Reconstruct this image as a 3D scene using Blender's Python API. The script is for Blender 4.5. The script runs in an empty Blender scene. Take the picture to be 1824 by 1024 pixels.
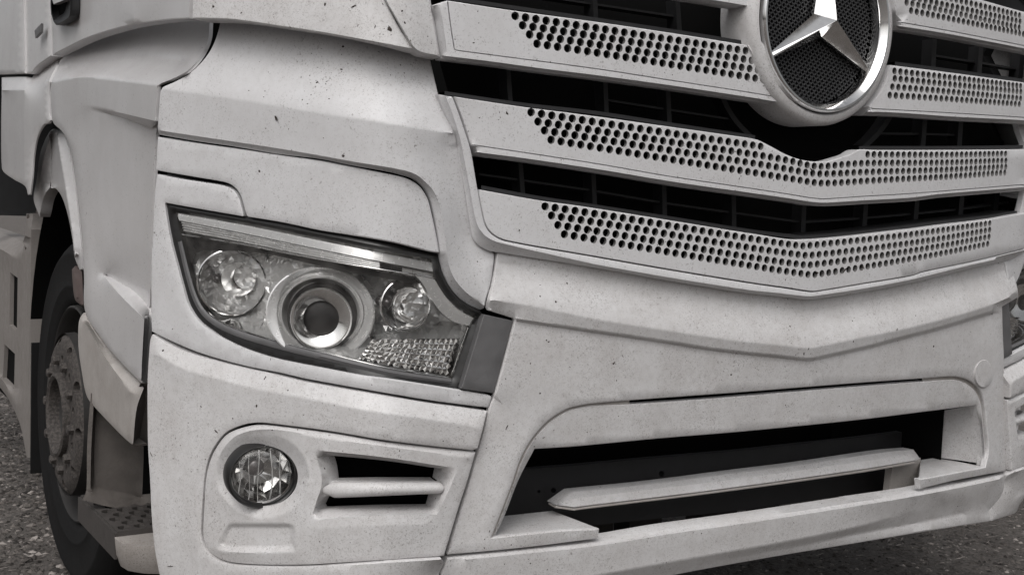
import bpy, bmesh, math, random
import numpy as np
from mathutils import Matrix, Vector
from mathutils.kdtree import KDTree
from mathutils.geometry import delaunay_2d_cdt
rnd = random.Random(7)
SC = bpy.context.scene
COL = SC.collection

# ------------------------------------------------------------------ camera, world, sun, exposure
CC = np.array([-1.921, -1.7924, 1.119])
AZ, PI_, RO = (math.radians(a) for a in (32.8743, -4.1142, 2.1406))
FPX = 2087.95
_f = np.array([math.sin(AZ)*math.cos(PI_), math.cos(AZ)*math.cos(PI_), math.sin(PI_)])
_r = np.cross(_f, [0, 0, 1.0]); _r /= np.linalg.norm(_r); _u = np.cross(_r, _f)
CR = math.cos(RO)*_r + math.sin(RO)*_u
CU = -math.sin(RO)*_r + math.cos(RO)*_u
CF = _f
cam = bpy.data.cameras.new('camera'); cam.sensor_width = 36.0; cam.lens = FPX/1824*36
cam.clip_start = 0.05; cam.clip_end = 2000
co = bpy.data.objects.new('camera', cam); COL.objects.link(co)
co.matrix_world = Matrix(((CR[0], CU[0], -CF[0], CC[0]), (CR[1], CU[1], -CF[1], CC[1]), (CR[2], CU[2], -CF[2], CC[2]), (0, 0, 0, 1)))
SC.camera = co

SUN_EL, SUN_AZ = 50.0, 224.0        # overcast: a broad soft sun, high, in front of the truck
w = bpy.data.worlds.new('World'); SC.world = w; w.use_nodes = True
nt = w.node_tree; bg = nt.nodes['Background']
sky = nt.nodes.new('ShaderNodeTexSky'); sky.sky_type = 'NISHITA'; sky.sun_disc = False
sky.sun_elevation = math.radians(SUN_EL); sky.sun_rotation = math.radians(SUN_AZ)
sky.air_density = 1.0; sky.dust_density = 7.0; sky.ozone_density = 1.0
hs = nt.nodes.new('ShaderNodeHueSaturation'); hs.inputs['Saturation'].default_value = 0.16
nt.links.new(sky.outputs[0], hs.inputs['Color']); nt.links.new(hs.outputs[0], bg.inputs['Color'])
bg.inputs['Strength'].default_value = 0.13
sl = bpy.data.lights.new('sun', 'SUN'); sl.energy = 0.8; sl.angle = math.radians(60); sl.color = (1.0, 0.985, 0.975)
so = bpy.data.objects.new('sun', sl); COL.objects.link(so)
az, el = math.radians(SUN_AZ), math.radians(SUN_EL)
sd = Vector((math.sin(az)*math.cos(el), math.cos(az)*math.cos(el), math.sin(el)))   # towards the sun
so.rotation_euler = sd.to_track_quat('Z', 'Y').to_euler(); so.location = sd*20
vs = SC.view_settings; vs.view_transform = 'Standard'; vs.look = 'None'; vs.exposure = -0.17; vs.gamma = 1.0
vs.use_curve_mapping = False
SC.render.film_transparent = False
SC.cycles.max_bounces = 8; SC.cycles.transparent_max_bounces = 12
SC.cycles.use_denoising = True
SC.cycles.caustics_reflective = False; SC.cycles.caustics_refractive = False

# ------------------------------------------------------------------ materials
def _mat(name):
    m = bpy.data.materials.new(name); m.use_nodes = True
    n = m.node_tree.nodes; b = n['Principled BSDF']; return m, m.node_tree, b
def simple(name, col, rough=0.5, metal=0.0, noise=0.0, nscale=40.0, bump=0.0, bscale=200.0, coat=0.0, spec=0.5):
    m, t, b = _mat(name)
    b.inputs['Base Color'].default_value = (*col, 1); b.inputs['Roughness'].default_value = rough
    b.inputs['Metallic'].default_value = metal; b.inputs['Coat Weight'].default_value = coat; b.inputs['Specular IOR Level'].default_value = spec
    tc = t.nodes.new('ShaderNodeTexCoord')
    if noise:
        nz = t.nodes.new('ShaderNodeTexNoise'); nz.inputs['Scale'].default_value = nscale; nz.inputs['Detail'].default_value = 6
        t.links.new(tc.outputs['Object'], nz.inputs['Vector'])
        mx = t.nodes.new('ShaderNodeMix'); mx.data_type = 'RGBA'
        mx.inputs[6].default_value = (*[c*(1-noise) for c in col], 1); mx.inputs[7].default_value = (*[min(1, c*(1+noise)) for c in col], 1)
        t.links.new(nz.outputs['Fac'], mx.inputs[0]); t.links.new(mx.outputs[2], b.inputs['Base Color'])
        rr = t.nodes.new('ShaderNodeMapRange'); rr.inputs[3].default_value = max(0, rough-0.12); rr.inputs[4].default_value = min(1, rough+0.12)
        t.links.new(nz.outputs['Fac'], rr.inputs[0]); t.links.new(rr.outputs[0], b.inputs['Roughness'])
    if bump:
        nb = t.nodes.new('ShaderNodeTexNoise'); nb.inputs['Scale'].default_value = bscale; nb.inputs['Detail'].default_value = 4
        t.links.new(tc.outputs['Object'], nb.inputs['Vector'])
        bp = t.nodes.new('ShaderNodeBump'); bp.inputs['Strength'].default_value = bump; bp.inputs['Distance'].default_value = 0.004
        t.links.new(nb.outputs['Fac'], bp.inputs['Height']); t.links.new(bp.outputs[0], b.inputs['Normal'])
    return m
def paint(name, col, dirt, speck, rough, stain=0.5, gs=70, rs=(14, 14, 1.6), bmp=0.10, rsc=30, rvar=1.0):
    """dirty white truck paint: soft grime clouds, fine specks, vertical run marks"""
    m, t, b = _mat(name); N = t.nodes; L = t.links
    tc = N.new('ShaderNodeTexCoord'); O = tc.outputs['Object']
    def noise(scale, detail=4, rgh=0.6, vec=None):
        n = N.new('ShaderNodeTexNoise'); n.inputs['Scale'].default_value = scale; n.inputs['Detail'].default_value = detail
        n.inputs['Roughness'].default_value = rgh; L.new(vec or O, n.inputs['Vector']); return n.outputs['Fac']
    def mr(v, a, c, lo=0.0, hi=1.0):
        n = N.new('ShaderNodeMapRange'); n.inputs[1].default_value = a; n.inputs[2].default_value = c
        n.inputs[3].default_value = lo; n.inputs[4].default_value = hi; L.new(v, n.inputs[0]); return n.outputs[0]
    def mth(op, a, c):
        n = N.new('ShaderNodeMath'); n.operation = op
        for i, v in enumerate((a, c)):
            if isinstance(v, (int, float)): n.inputs[i].default_value = v
            else: L.new(v, n.inputs[i])
        return n.outputs[0]
    def mix(f, a, c):
        n = N.new('ShaderNodeMix'); n.data_type = 'RGBA'; L.new(f, n.inputs[0])
        for i, v in ((6, a), (7, c)):
            if isinstance(v, tuple): n.inputs[i].default_value = (*v, 1)
            else: L.new(v, n.inputs[i])
        return n.outputs[2]
    cloud = mr(noise(9, 6, 0.65), 0.38, 0.72)
    grime = mr(noise(gs, 8, 0.75), 0.45, 0.85)
    mp = N.new('ShaderNodeMapping'); mp.inputs['Scale'].default_value = rs; L.new(O, mp.inputs[0])
    run = mr(noise(1.0, 3, 0.5, mp.outputs[0]), 0.50, 0.85)
    # specks: warped voronoi cells thresholded, only in scattered patches
    wn = N.new('ShaderNodeTexNoise'); wn.inputs['Scale'].default_value = 160; L.new(O, wn.inputs['Vector'])
    wa = N.new('ShaderNodeVectorMath'); wa.operation = 'MULTIPLY_ADD'; L.new(wn.outputs['Color'], wa.inputs[0])
    wa.inputs[1].default_value = (0.012, 0.012, 0.012); L.new(O, wa.inputs[2])
    def spk(scale, thr, dens):
        v = N.new('ShaderNodeTexVoronoi'); v.inputs['Scale'].default_value = scale; L.new(wa.outputs[0], v.inputs['Vector'])
        d = mr(v.outputs['Distance'], thr, thr*0.45)
        sc = N.new('ShaderNodeSeparateColor'); L.new(v.outputs['Color'], sc.inputs[0])
        return mth('MULTIPLY', d, mr(sc.outputs[0], dens, dens+0.02))
    s1 = spk(190, 0.34, 1-0.55*speck); s2 = spk(75, 0.17, 1-0.5*speck); s3 = spk(330, 0.46, 1-0.8*speck)
    patch = mr(noise(5.5, 4, 0.6), 0.36, 0.62, 0.4, 1.0); patch2 = mr(noise(15, 4, 0.65), 0.34, 0.62, 0.3, 1.0)
    sp = mth('MULTIPLY', mth('MAXIMUM', mth('MAXIMUM', mth('MULTIPLY', s1, 0.8), s2), mth('MULTIPLY', s3, 0.5)), mth('MULTIPLY', patch, patch2))
    c = mix(mth('MULTIPLY', cloud, 0.55*dirt), col, (col[0]*0.80, col[1]*0.78, col[2]*0.765))
    c = mix(mth('MULTIPLY', grime, 0.55*dirt), c, (col[0]*0.66, col[1]*0.635, col[2]*0.615))
    c = mix(mth('MULTIPLY', run, 0.45*stain), c, (col[0]*0.70, col[1]*0.675, col[2]*0.655))
    c = mix(mth('MULTIPLY', sp, 0.85), c, (0.07, 0.05, 0.04))
    # mud thrown up low down on the body
    L.new(c, b.inputs['Base Color'])
    ro = mr(noise(rsc, 5, 0.7), 0.3, 0.8, rough-0.06*rvar, rough+0.22*rvar); L.new(ro, b.inputs['Roughness'])
    b.inputs['Specular IOR Level'].default_value = 0.45
    b.inputs['Coat Weight'].default_value = 0.10; b.inputs['Coat Roughness'].default_value = 0.18
    bp = N.new('ShaderNodeBump'); bp.inputs['Strength'].default_value = bmp; bp.inputs['Distance'].default_value = 0.002
    L.new(noise(420, 3, 0.6), bp.inputs['Height']); L.new(bp.outputs[0], b.inputs['Normal'])
    return m
WHITE = (0.598, 0.594, 0.602)
M = {}
M['paint'] = paint('front_paint', (0.62, 0.612, 0.614), 1.2, 1.0, 0.46, 0.4)
M['paint_clean'] = paint('corner_paint', WHITE, 0.65, 0.6, 0.42, 0.25)
M['paint_grille'] = paint('grille_paint', (0.62, 0.616, 0.624), 0.6, 0.5, 0.46, 0.15)
M['paint_side'] = paint('side_paint', (0.565, 0.555, 0.558), 0.5, 0.15, 0.20, 0.55, 6, (5, 3.5, 0.8), 0.0, 4, 0.3)
M['paint_mud'] = paint('muddy_paint', (0.42, 0.395, 0.375), 1.2, 0.35, 0.55, 0.9, 16, (8, 5, 1.2), 0.06)
M['plastic_grey'] = simple('grey_plastic', (0.115, 0.113, 0.115), 0.5, noise=0.35, nscale=22, bump=0.15, bscale=400)
M['plastic_black'] = simple('black_plastic', (0.012, 0.012, 0.013), 0.55, noise=0.3, nscale=60, bump=0.12, bscale=600)
M['beam'] = simple('beam_paint', (0.030, 0.030, 0.032), 0.6, noise=0.35, nscale=18, bump=0.1, bscale=200)
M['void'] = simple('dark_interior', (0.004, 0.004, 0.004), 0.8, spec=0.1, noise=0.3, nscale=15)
M['rubber'] = simple('tyre_rubber', (0.009, 0.0088, 0.009), 0.8, spec=0.2, noise=0.35, nscale=18, bump=0.2, bscale=260)
M['seal'] = simple('black_seal', (0.014, 0.0135, 0.0135), 0.35, noise=0.25, nscale=60)
M['chrome'] = simple('chrome', (0.86, 0.855, 0.85), 0.10, 1.0, noise=0.12, nscale=60)
M['chrome_dull'] = simple('dull_chrome', (0.86, 0.85, 0.84), 0.22, 0.4, noise=0.2, nscale=80, bump=0.25, bscale=120)
M['fog_silver'] = simple('fog_reflector', (0.55, 0.545, 0.54), 0.14, 1.0, noise=0.15, nscale=60)
M['hole_wall'] = simple('shaded_hole_wall', (0.17, 0.165, 0.163), 0.6, noise=0.4, nscale=120)  # darker than the slat paint: shade inside the holes put into the colour
M['mud_corner'] = paint('mud_splashed', (0.36, 0.335, 0.315), 1.4, 1.0, 0.6, 0.8, 24, (8, 5, 1.2), 0.1)
M['skirt'] = paint('dusty_skirt', (0.23, 0.212, 0.20), 1.0, 0.3, 0.55, 0.6, 12, (8, 4, 1.2), 0.0)
M['silver'] = simple('silver_reflector', (0.86, 0.855, 0.85), 0.12, 0.7, noise=0.1, nscale=120)
M['strip_silver'] = simple('strip_silver', (0.88, 0.875, 0.87), 0.25, 0.35, noise=0.12, nscale=90)
M['lens_dark'] = simple('projector_glass', (0.028, 0.026, 0.026), 0.5, 0.0, noise=0.3, nscale=300, coat=0.0)
M['bulb'] = simple('bulb_glass', (0.12, 0.11, 0.11), 0.12, 0.3, noise=0.2, nscale=150, coat=0.6)
M['net_grey'] = simple('net_plastic', (0.045, 0.045, 0.047), 0.4, noise=0.2, nscale=60)
M['steel_dark'] = simple('dark_steel', (0.03, 0.028, 0.027), 0.7, 0.2, noise=0.5, nscale=35, bump=0.2, bscale=220)
M['step_plastic'] = simple('step_plastic', (0.055, 0.049, 0.046), 0.65, noise=0.4, nscale=40, bump=0.25, bscale=300)
M['well'] = simple('muddy_well', (0.105, 0.093, 0.085), 0.75, noise=0.45, nscale=28, bump=0.3, bscale=150)
M['marker'] = simple('brown_marker', (0.12, 0.09, 0.085), 0.4, noise=0.3, nscale=50)
def mottled(name, dark, light, scale):
    m, t, b = _mat(name); N = t.nodes; L = t.links; tc = N.new('ShaderNodeTexCoord'); n = N.new('ShaderNodeTexNoise'); n.inputs['Scale'].default_value = scale; n.inputs['Detail'].default_value = 7; n.inputs['Roughness'].default_value = .7
    L.new(tc.outputs['Object'], n.inputs['Vector']); cr = N.new('ShaderNodeValToRGB'); e = cr.color_ramp.elements; e[0].position = .42; e[0].color = (*dark, 1); e[1].position = .60; e[1].color = (*light, 1)
    L.new(n.outputs['Fac'], cr.inputs[0]); L.new(cr.outputs[0], b.inputs['Base Color']); b.inputs['Roughness'].default_value = .8
    bp = N.new('ShaderNodeBump'); bp.inputs['Strength'].default_value = .2; bp.inputs['Distance'].default_value = .002; L.new(n.outputs['Fac'], bp.inputs['Height']); L.new(bp.outputs[0], b.inputs['Normal']); return m
M['steel_mud'] = mottled('mud_caked_steel', (.030, .026, .024), (.080, .070, .064), 130)
def glass(name, tint, refl):
    m, t, b = _mat(name); N = t.nodes; L = t.links; N.remove(b)
    tr = N.new('ShaderNodeBsdfTransparent'); tr.inputs[0].default_value = (*tint, 1)
    gl = N.new('ShaderNodeBsdfGlossy'); gl.inputs['Roughness'].default_value = 0.04; gl.inputs[0].default_value = (0.9, 0.9, 0.9, 1)
    lw = N.new('ShaderNodeFresnel'); lw.inputs[0].default_value = refl
    nz = N.new('ShaderNodeTexNoise'); nz.inputs['Scale'].default_value = 25; nz.inputs['Detail'].default_value = 7
    tc = N.new('ShaderNodeTexCoord'); L.new(tc.outputs['Object'], nz.inputs['Vector'])
    df = N.new('ShaderNodeBsdfDiffuse'); df.inputs[0].default_value = (0.45, 0.43, 0.41, 1)
    mr = N.new('ShaderNodeMapRange'); mr.inputs[1].default_value = 0.35; mr.inputs[2].default_value = 0.9; mr.inputs[3].default_value = 0.0; mr.inputs[4].default_value = 0.14
    L.new(nz.outputs['Fac'], mr.inputs[0])
    m1 = N.new('ShaderNodeMixShader'); L.new(lw.outputs[0], m1.inputs[0]); L.new(tr.outputs[0], m1.inputs[1]); L.new(gl.outputs[0], m1.inputs[2])
    m2 = N.new('ShaderNodeMixShader'); L.new(mr.outputs[0], m2.inputs[0]); L.new(m1.outputs[0], m2.inputs[1]); L.new(df.outputs[0], m2.inputs[2])
    L.new(m2.outputs[0], N['Material Output'].inputs[0]); return m
M['glass'] = glass('clear_lens', (0.985, 0.985, 0.98), 1.36)

# ------------------------------------------------------------------ geometry helpers
# Every outline below was measured along the truck; ray() carries a measured point onto the real
# curved front (F), the flat flank (S) or a plane, at its own depth.
def tl(x0, y0, pts, k=6.0233):
    return [(x0+p[0]/k, y0+p[1]/k) + tuple(p[2:]) for p in pts]
_sx = np.linspace(0, 2.0, 2001)
def _slope(x):
    s = np.clip((x-0.92)/0.18, 0, 1); s = s*s*(3-2*s)
    return 0.22*np.minimum(x, 0.92)*(1-s) + 1.75*s
_yb = np.concatenate([[0], np.cumsum((_slope(_sx[1:])+_slope(_sx[:-1]))/2*0.001)]) - 0.02
def YB(x): return np.interp(np.abs(x), _sx, _yb)
def NB(x):            # inward plan normal
    s = np.sign(x)*_slope(np.abs(x)); n = np.stack([-s, np.ones_like(s), np.zeros_like(s)], -1)
    return n/np.linalg.norm(n, axis=-1, keepdims=True)
SX = -1.25
def rays(px):
    px = np.asarray(px, float)
    return CF + ((px[:, 0]-912)/FPX)[:, None]*CR + ((512-px[:, 1])/FPX)[:, None]*CU
def onF(px, d):
    r = rays(px); d = np.asarray(d, float)+np.zeros(len(r))
    ts = np.linspace(1.2, 5.5, 44); lo = np.full(len(r), 1.0); hi = np.full(len(r), 5.5); done = np.zeros(len(r), bool)
    for a_, b_ in zip(ts[:-1], ts[1:]):      # first crossing along the ray
        P = CC+b_*r; g = P[:, 1]-(YB(P[:, 0])-d); c = (g >= 0) & ~done
        lo[c] = a_; hi[c] = b_; done |= c
    for _ in range(30):
        m = (lo+hi)/2; P = CC+m[:, None]*r
        g = P[:, 1]-(YB(P[:, 0])-d); lo = np.where(g < 0, m, lo); hi = np.where(g < 0, hi, m)
    return CC+hi[:, None]*r
def onX(px, X):
    r = rays(px); return CC+((X-CC[0])/r[:, 0])[:, None]*r
def onY(px, Y):
    r = rays(px); return CC+((Y-CC[1])/r[:, 1])[:, None]*r
def onZ(px, Z):
    r = rays(px); return CC+((Z-CC[2])/r[:, 2])[:, None]*r
def F1(x, y, d=0.0): return onF([(x, y)], [d])[0]
def to_px(P):
    q = np.asarray(P)-CC; z = q@CF
    return np.stack([912+FPX*(q@CR)/z, 512-FPX*(q@CU)/z], -1)

def link(name, verts, faces, mat, parent=None, smooth=35, kind=None):
    me = bpy.data.meshes.new(name); me.from_pydata([tuple(v) for v in verts], [], [tuple(f) for f in faces]); me.validate()
    me.materials.append(M[mat] if isinstance(mat, str) else mat)
    if smooth:
        me.shade_smooth(); me.set_sharp_from_angle(angle=math.radians(smooth))
    o = bpy.data.objects.new(name, me); COL.objects.link(o)
    if parent is not None: o.parent = parent
    if kind: o['kind'] = kind
    return o
class MB:
    def __init__(s): s.v = []; s.f = []
    def add(s, v, f):
        b = len(s.v); s.v += [tuple(map(float, p)) for p in v]; s.f += [tuple(i+b for i in q) for q in f]; return s
    def bar(s, a, b, wv, hv):     # box from a to b, half width vectors
        a, b, wv, hv = (np.asarray(q, float) for q in (a, b, wv, hv))
        v = [p+i*wv+j*hv for p in (a, b) for i, j in ((-1, -1), (1, -1), (1, 1), (-1, 1))]
        return s.add(v, [(0, 3, 2, 1), (4, 5, 6, 7), (0, 1, 5, 4), (1, 2, 6, 5), (2, 3, 7, 6), (3, 0, 4, 7)])
    def box(s, lo, hi):
        lo = np.asarray(lo, float); hi = np.asarray(hi, float); c = (lo+hi)/2; h = (hi-lo)/2
        return s.bar(c-[h[0], 0, 0], c+[h[0], 0, 0], [0, h[1], 0], [0, 0, h[2]])
    def tube(s, path, r, n=8, cap=True):
        path = np.asarray(path, float); R = np.zeros(len(path))+r; rings = []
        for i, p in enumerate(path):
            t = path[min(i+1, len(path)-1)]-path[max(i-1, 0)]; t /= np.linalg.norm(t)
            a = np.cross(t, [0.1, 0.3, 1]); a /= np.linalg.norm(a); b = np.cross(t, a)
            rings.append([p+R[i]*(math.cos(k*2*math.pi/n)*a+math.sin(k*2*math.pi/n)*b) for k in range(n)])
        f = [(i*n+k, i*n+(k+1) % n, (i+1)*n+(k+1) % n, (i+1)*n+k) for i in range(len(path)-1) for k in range(n)]
        if cap: f += [tuple(range(n))[::-1], tuple((len(path)-1)*n+k for k in range(n))]
        return s.add([q for r_ in rings for q in r_], f)
    def lathe(s, prof, c, ax=(0, 1, 0), up=(0, 0, 1), n=48, sx=1.0, sz=1.0, closed=False, jit=0.0):
        """prof: (radius, depth along ax)"""
        ax = np.asarray(ax, float); ax /= np.linalg.norm(ax); u = np.cross(np.asarray(up, float), ax); u /= np.linalg.norm(u); w_ = np.cross(ax, u)
        c = np.asarray(c, float); v = []
        for (r, y) in prof:
            for k in range(n):
                a = 2*math.pi*k/n; rr = r*(1+(rnd.uniform(-jit, jit) if jit else 0))
                v.append(c+ax*(y+(rnd.uniform(-jit, jit)*0.02 if jit else 0))+u*rr*sx*math.cos(a)+w_*rr*sz*math.sin(a))
        m = len(prof); f = []
        for i in range(m if closed else m-1):
            for k in range(n):
                j = (i+1) % m; f.append((i*n+k, i*n+(k+1) % n, j*n+(k+1) % n, j*n+k))
        return s.add(v, f)
    def build(s, name, mat, parent=None, smooth=35, kind=None):
        return link(name, s.v, s.f, mat, parent, smooth, kind)

def resample(pts, seg, closed=True, smooth=True):
    """densify a traced line; turns below 42 degrees are rounded (Catmull-Rom), sharper ones stay corners"""
    P = np.asarray(pts, float); n = len(P); out = []
    def corner(i):
        if not smooth: return True
        if not closed and i in (0, n-1): return True
        a = P[i, :2]-P[i-1, :2]; b = P[(i+1) % n, :2]-P[i, :2]
        la, lb = np.linalg.norm(a), np.linalg.norm(b)
        if la < 1e-6 or lb < 1e-6: return True
        return np.dot(a, b)/(la*lb) < math.cos(math.radians(42))
    cs = [corner(i) for i in range(n)]
    for i in range(n if closed else n-1):
        p1, p2 = P[i], P[(i+1) % n]; L = np.linalg.norm((p2-p1)[:2]); k = max(1, int(round(L/seg)))
        p0 = P[i-1] if not cs[i] else None; p3 = P[(i+2) % n] if not cs[(i+1) % n] else None
        for j in range(k):
            t = j/k
            if p0 is None and p3 is None: q = p1+(p2-p1)*t
            else:
                l12 = L
                m1 = (p2-p1) if p0 is None else (p2-p0)*l12/(l12+np.linalg.norm((p1-p0)[:2]))
                m2 = (p2-p1) if p3 is None else (p3-p1)*l12/(l12+np.linalg.norm((p3-p2)[:2]))
                h = t*t*(3-2*t); q = (2*t**3-3*t*t+1)*p1+(t**3-2*t*t+t)*m1+(-2*t**3+3*t*t)*p2+(t**3-t*t)*m2
                q[2:] = p1[2:]+(p2-p1)[2:]*t
            out.append(q)
    if not closed: out.append(P[-1].copy())
    return np.array(out)
def inside(poly, pts):
    pq = np.asarray(poly)[:, :2]; lo_, hi_ = pq.min(0), pq.max(0)
    bb = np.where((pts[:, 0] >= lo_[0]) & (pts[:, 0] <= hi_[0]) & (pts[:, 1] >= lo_[1]) & (pts[:, 1] <= hi_[1]))[0]
    out = np.zeros(len(pts), bool)
    if len(bb): out[bb] = _inside(poly, pts[bb])
    return out
def _inside(poly, pts):
    x, y = pts[:, 0], pts[:, 1]; r = np.zeros(len(pts), bool); n = len(poly)
    for i in range(n):
        x1, y1 = poly[i][:2]; x2, y2 = poly[(i+1) % n][:2]
        if y1 == y2: continue
        c = ((y1 > y) != (y2 > y)) & (x < (x2-x1)*(y-y1)/(y2-y1)+x1); r ^= c
    return r
def area(p): p = np.asarray(p); return 0.5*np.sum(p[:, 0]*np.roll(p[:, 1], -1)-np.roll(p[:, 0], -1)*p[:, 1])
def seg_dist(pts, A, B):
    """distance to the constraint lines, from points sampled every 1.5 along them"""
    S = []
    for a, b in zip(A, B):
        k = max(1, int(np.linalg.norm(b-a)/1.5)); S += [a+(b-a)*j/k for j in range(k)]
    kd = KDTree(len(S))
    for i, p in enumerate(S): kd.insert((p[0], p[1], 0), i)
    kd.balance()
    return np.array([kd.find((p[0], p[1], 0))[2] for p in pts])
def cdt(outline, holes=(), creases=(), step=14, ring=0.0, grid=True, coff=3.0):
    """returns 2d verts, tris, fixed values (nan = free), boundary loops"""
    V = []; E = []; val = []; loops = []
    def push(P, closed):
        b = len(V)
        for p in P: V.append(p[:2]); val.append(p[2] if len(p) > 2 else np.nan)
        n = len(P); E.extend((b+i, b+(i+1) % n) for i in range(n if closed else n-1)); return list(range(b, b+n))
    loops.append(push(outline, True))
    for h in holes: loops.append(push(h, True))
    for c in creases: push(c, False)
    VA = np.array([np.asarray(v, float) for v in V]); EA = np.array(E)
    extra = []
    def filt(pts, dist):
        pts = pts[inside(outline, pts)]
        for h in holes:
            if len(pts): pts = pts[~inside(h, pts)]
        if len(pts):
            A, B = VA[EA[:, 0]], VA[EA[:, 1]]; keep = np.ones(len(pts), bool)
            keep = seg_dist(pts, A, B) >= dist
            return pts[keep], keep
        return pts, None
    if ring > 0:
        for li, lp in enumerate(loops[:1]):
            P = VA[lp]; s = 1 if area(P) > 0 else -1
            tg = np.roll(P, -1, 0)-np.roll(P, 1, 0); nn = np.stack([-tg[:, 1], tg[:, 0]], 1)*s; nn /= np.maximum(np.linalg.norm(nn, axis=1, keepdims=True), 1e-9)
            Q = P+nn*ring; ins = inside(outline, Q); A, B = VA[EA[:, 0]], VA[EA[:, 1]]; dd = seg_dist(Q, A, B)
            for i in range(len(Q)):
                if ins[i] and dd[i] > 0.7*ring: extra.append((Q[i][0], Q[i][1], val[lp[i]]))
    if len(creases):           # rows close beside each crease keep the fold crisp
        cand = []
        for c in creases:
            tg = np.gradient(c[:, :2], axis=0); nn = np.stack([-tg[:, 1], tg[:, 0]], 1); nn /= np.maximum(np.linalg.norm(nn, axis=1, keepdims=True), 1e-9)
            for s_ in (-1, 1): cand.append(c[:, :2]+nn*s_*coff)
        cand = np.concatenate(cand); cand, _ = filt(cand, coff*0.7)
        extra += [(p[0], p[1], np.nan) for p in cand]
    if grid:
        lo, hi = np.min(outline[:, :2], 0), np.max(outline[:, :2], 0); G = []
        y = lo[1]; k = 0
        while y < hi[1]:
            xs = np.arange(lo[0]+(step/2 if k % 2 else 0), hi[0], step); G.append(np.stack([xs, np.full_like(xs, y)], 1)); y += step*0.866; k += 1
        G = np.concatenate(G)
        G, _ = filt(G, step*0.55)
        if len(extra) and len(G):
            X = np.array([e[:2] for e in extra]); dm = np.full(len(G), 1e9)
            for q in X: dm = np.minimum(dm, np.abs(G-q).max(1))
            G = G[dm > step*0.4]
    else: G = np.zeros((0, 2))
    allv = [tuple(v) for v in VA]+[e[:2] for e in extra]+[tuple(g) for g in G]
    vals = val+[e[2] for e in extra]+[np.nan]*len(G)
    r = delaunay_2d_cdt([Vector(map(float, v)) for v in allv], E, [], 0, 1e-4)
    ov, of, orig = r[0], r[2], r[3]
    P = np.array([(v[0], v[1]) for v in ov]); vv = np.full(len(P), np.nan); mp = {}
    for i, os in enumerate(orig):
        for o in os:
            mp[o] = i
            if not np.isnan(vals[o]): vv[i] = vals[o]
    T = np.array([f for f in of]); cen = P[T].mean(1); ok = inside(outline, cen)
    for h in holes: ok &= ~inside(h, cen)
    a = P[T]; ar = np.abs((a[:, 1, 0]-a[:, 0, 0])*(a[:, 2, 1]-a[:, 0, 1])-(a[:, 2, 0]-a[:, 0, 0])*(a[:, 1, 1]-a[:, 0, 1])); ok &= ar > 1e-3
    T = T[ok]
    return P, T, vv, [[mp[i] for i in lp] for lp in loops]
def harmonic(P, T, vv, default):
    fixed = ~np.isnan(vv)
    if not fixed.any(): return np.full(len(P), default)
    u = np.where(fixed, vv, np.nanmean(vv)); free = ~fixed
    if not free.any(): return u
    E = np.concatenate([T[:, [0, 1]], T[:, [1, 2]], T[:, [2, 0]]]); E = np.unique(np.sort(E, 1), axis=0)
    wt = 1/np.maximum(np.linalg.norm(P[E[:, 0]]-P[E[:, 1]], axis=1), 0.3)
    n = len(P); deg = np.bincount(E[:, 0], wt, n)+np.bincount(E[:, 1], wt, n)
    def Lx(x): return deg*x-np.bincount(E[:, 0], wt*x[E[:, 1]], n)-np.bincount(E[:, 1], wt*x[E[:, 0]], n)
    x = np.where(fixed, 0, u-0.0); full = np.where(fixed, vv, 0.0); rhs = -Lx(full); rhs[fixed] = 0
    x = np.where(free & (deg > 0), u, 0); r = (rhs-Lx(x)); r[~free] = 0; d0 = np.where(deg > 0, deg, 1); z = r/d0; p = z.copy(); rz = r@z
    for _ in range(400):
        if rz < 1e-16: break
        q = Lx(p); q[~free] = 0; al = rz/max(p@q, 1e-30); x += al*p; r -= al*q; z = r/d0; rn = r@z; p = z+(rn/rz)*p; rz = rn
    return np.where(fixed, vv, x)
def closed_loop(pts, d, seg=6, smooth=True):
    q = [tuple(p) if len(p) > 2 else (p[0], p[1], d) for p in pts]
    return resample(q, seg, True, smooth)
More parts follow.
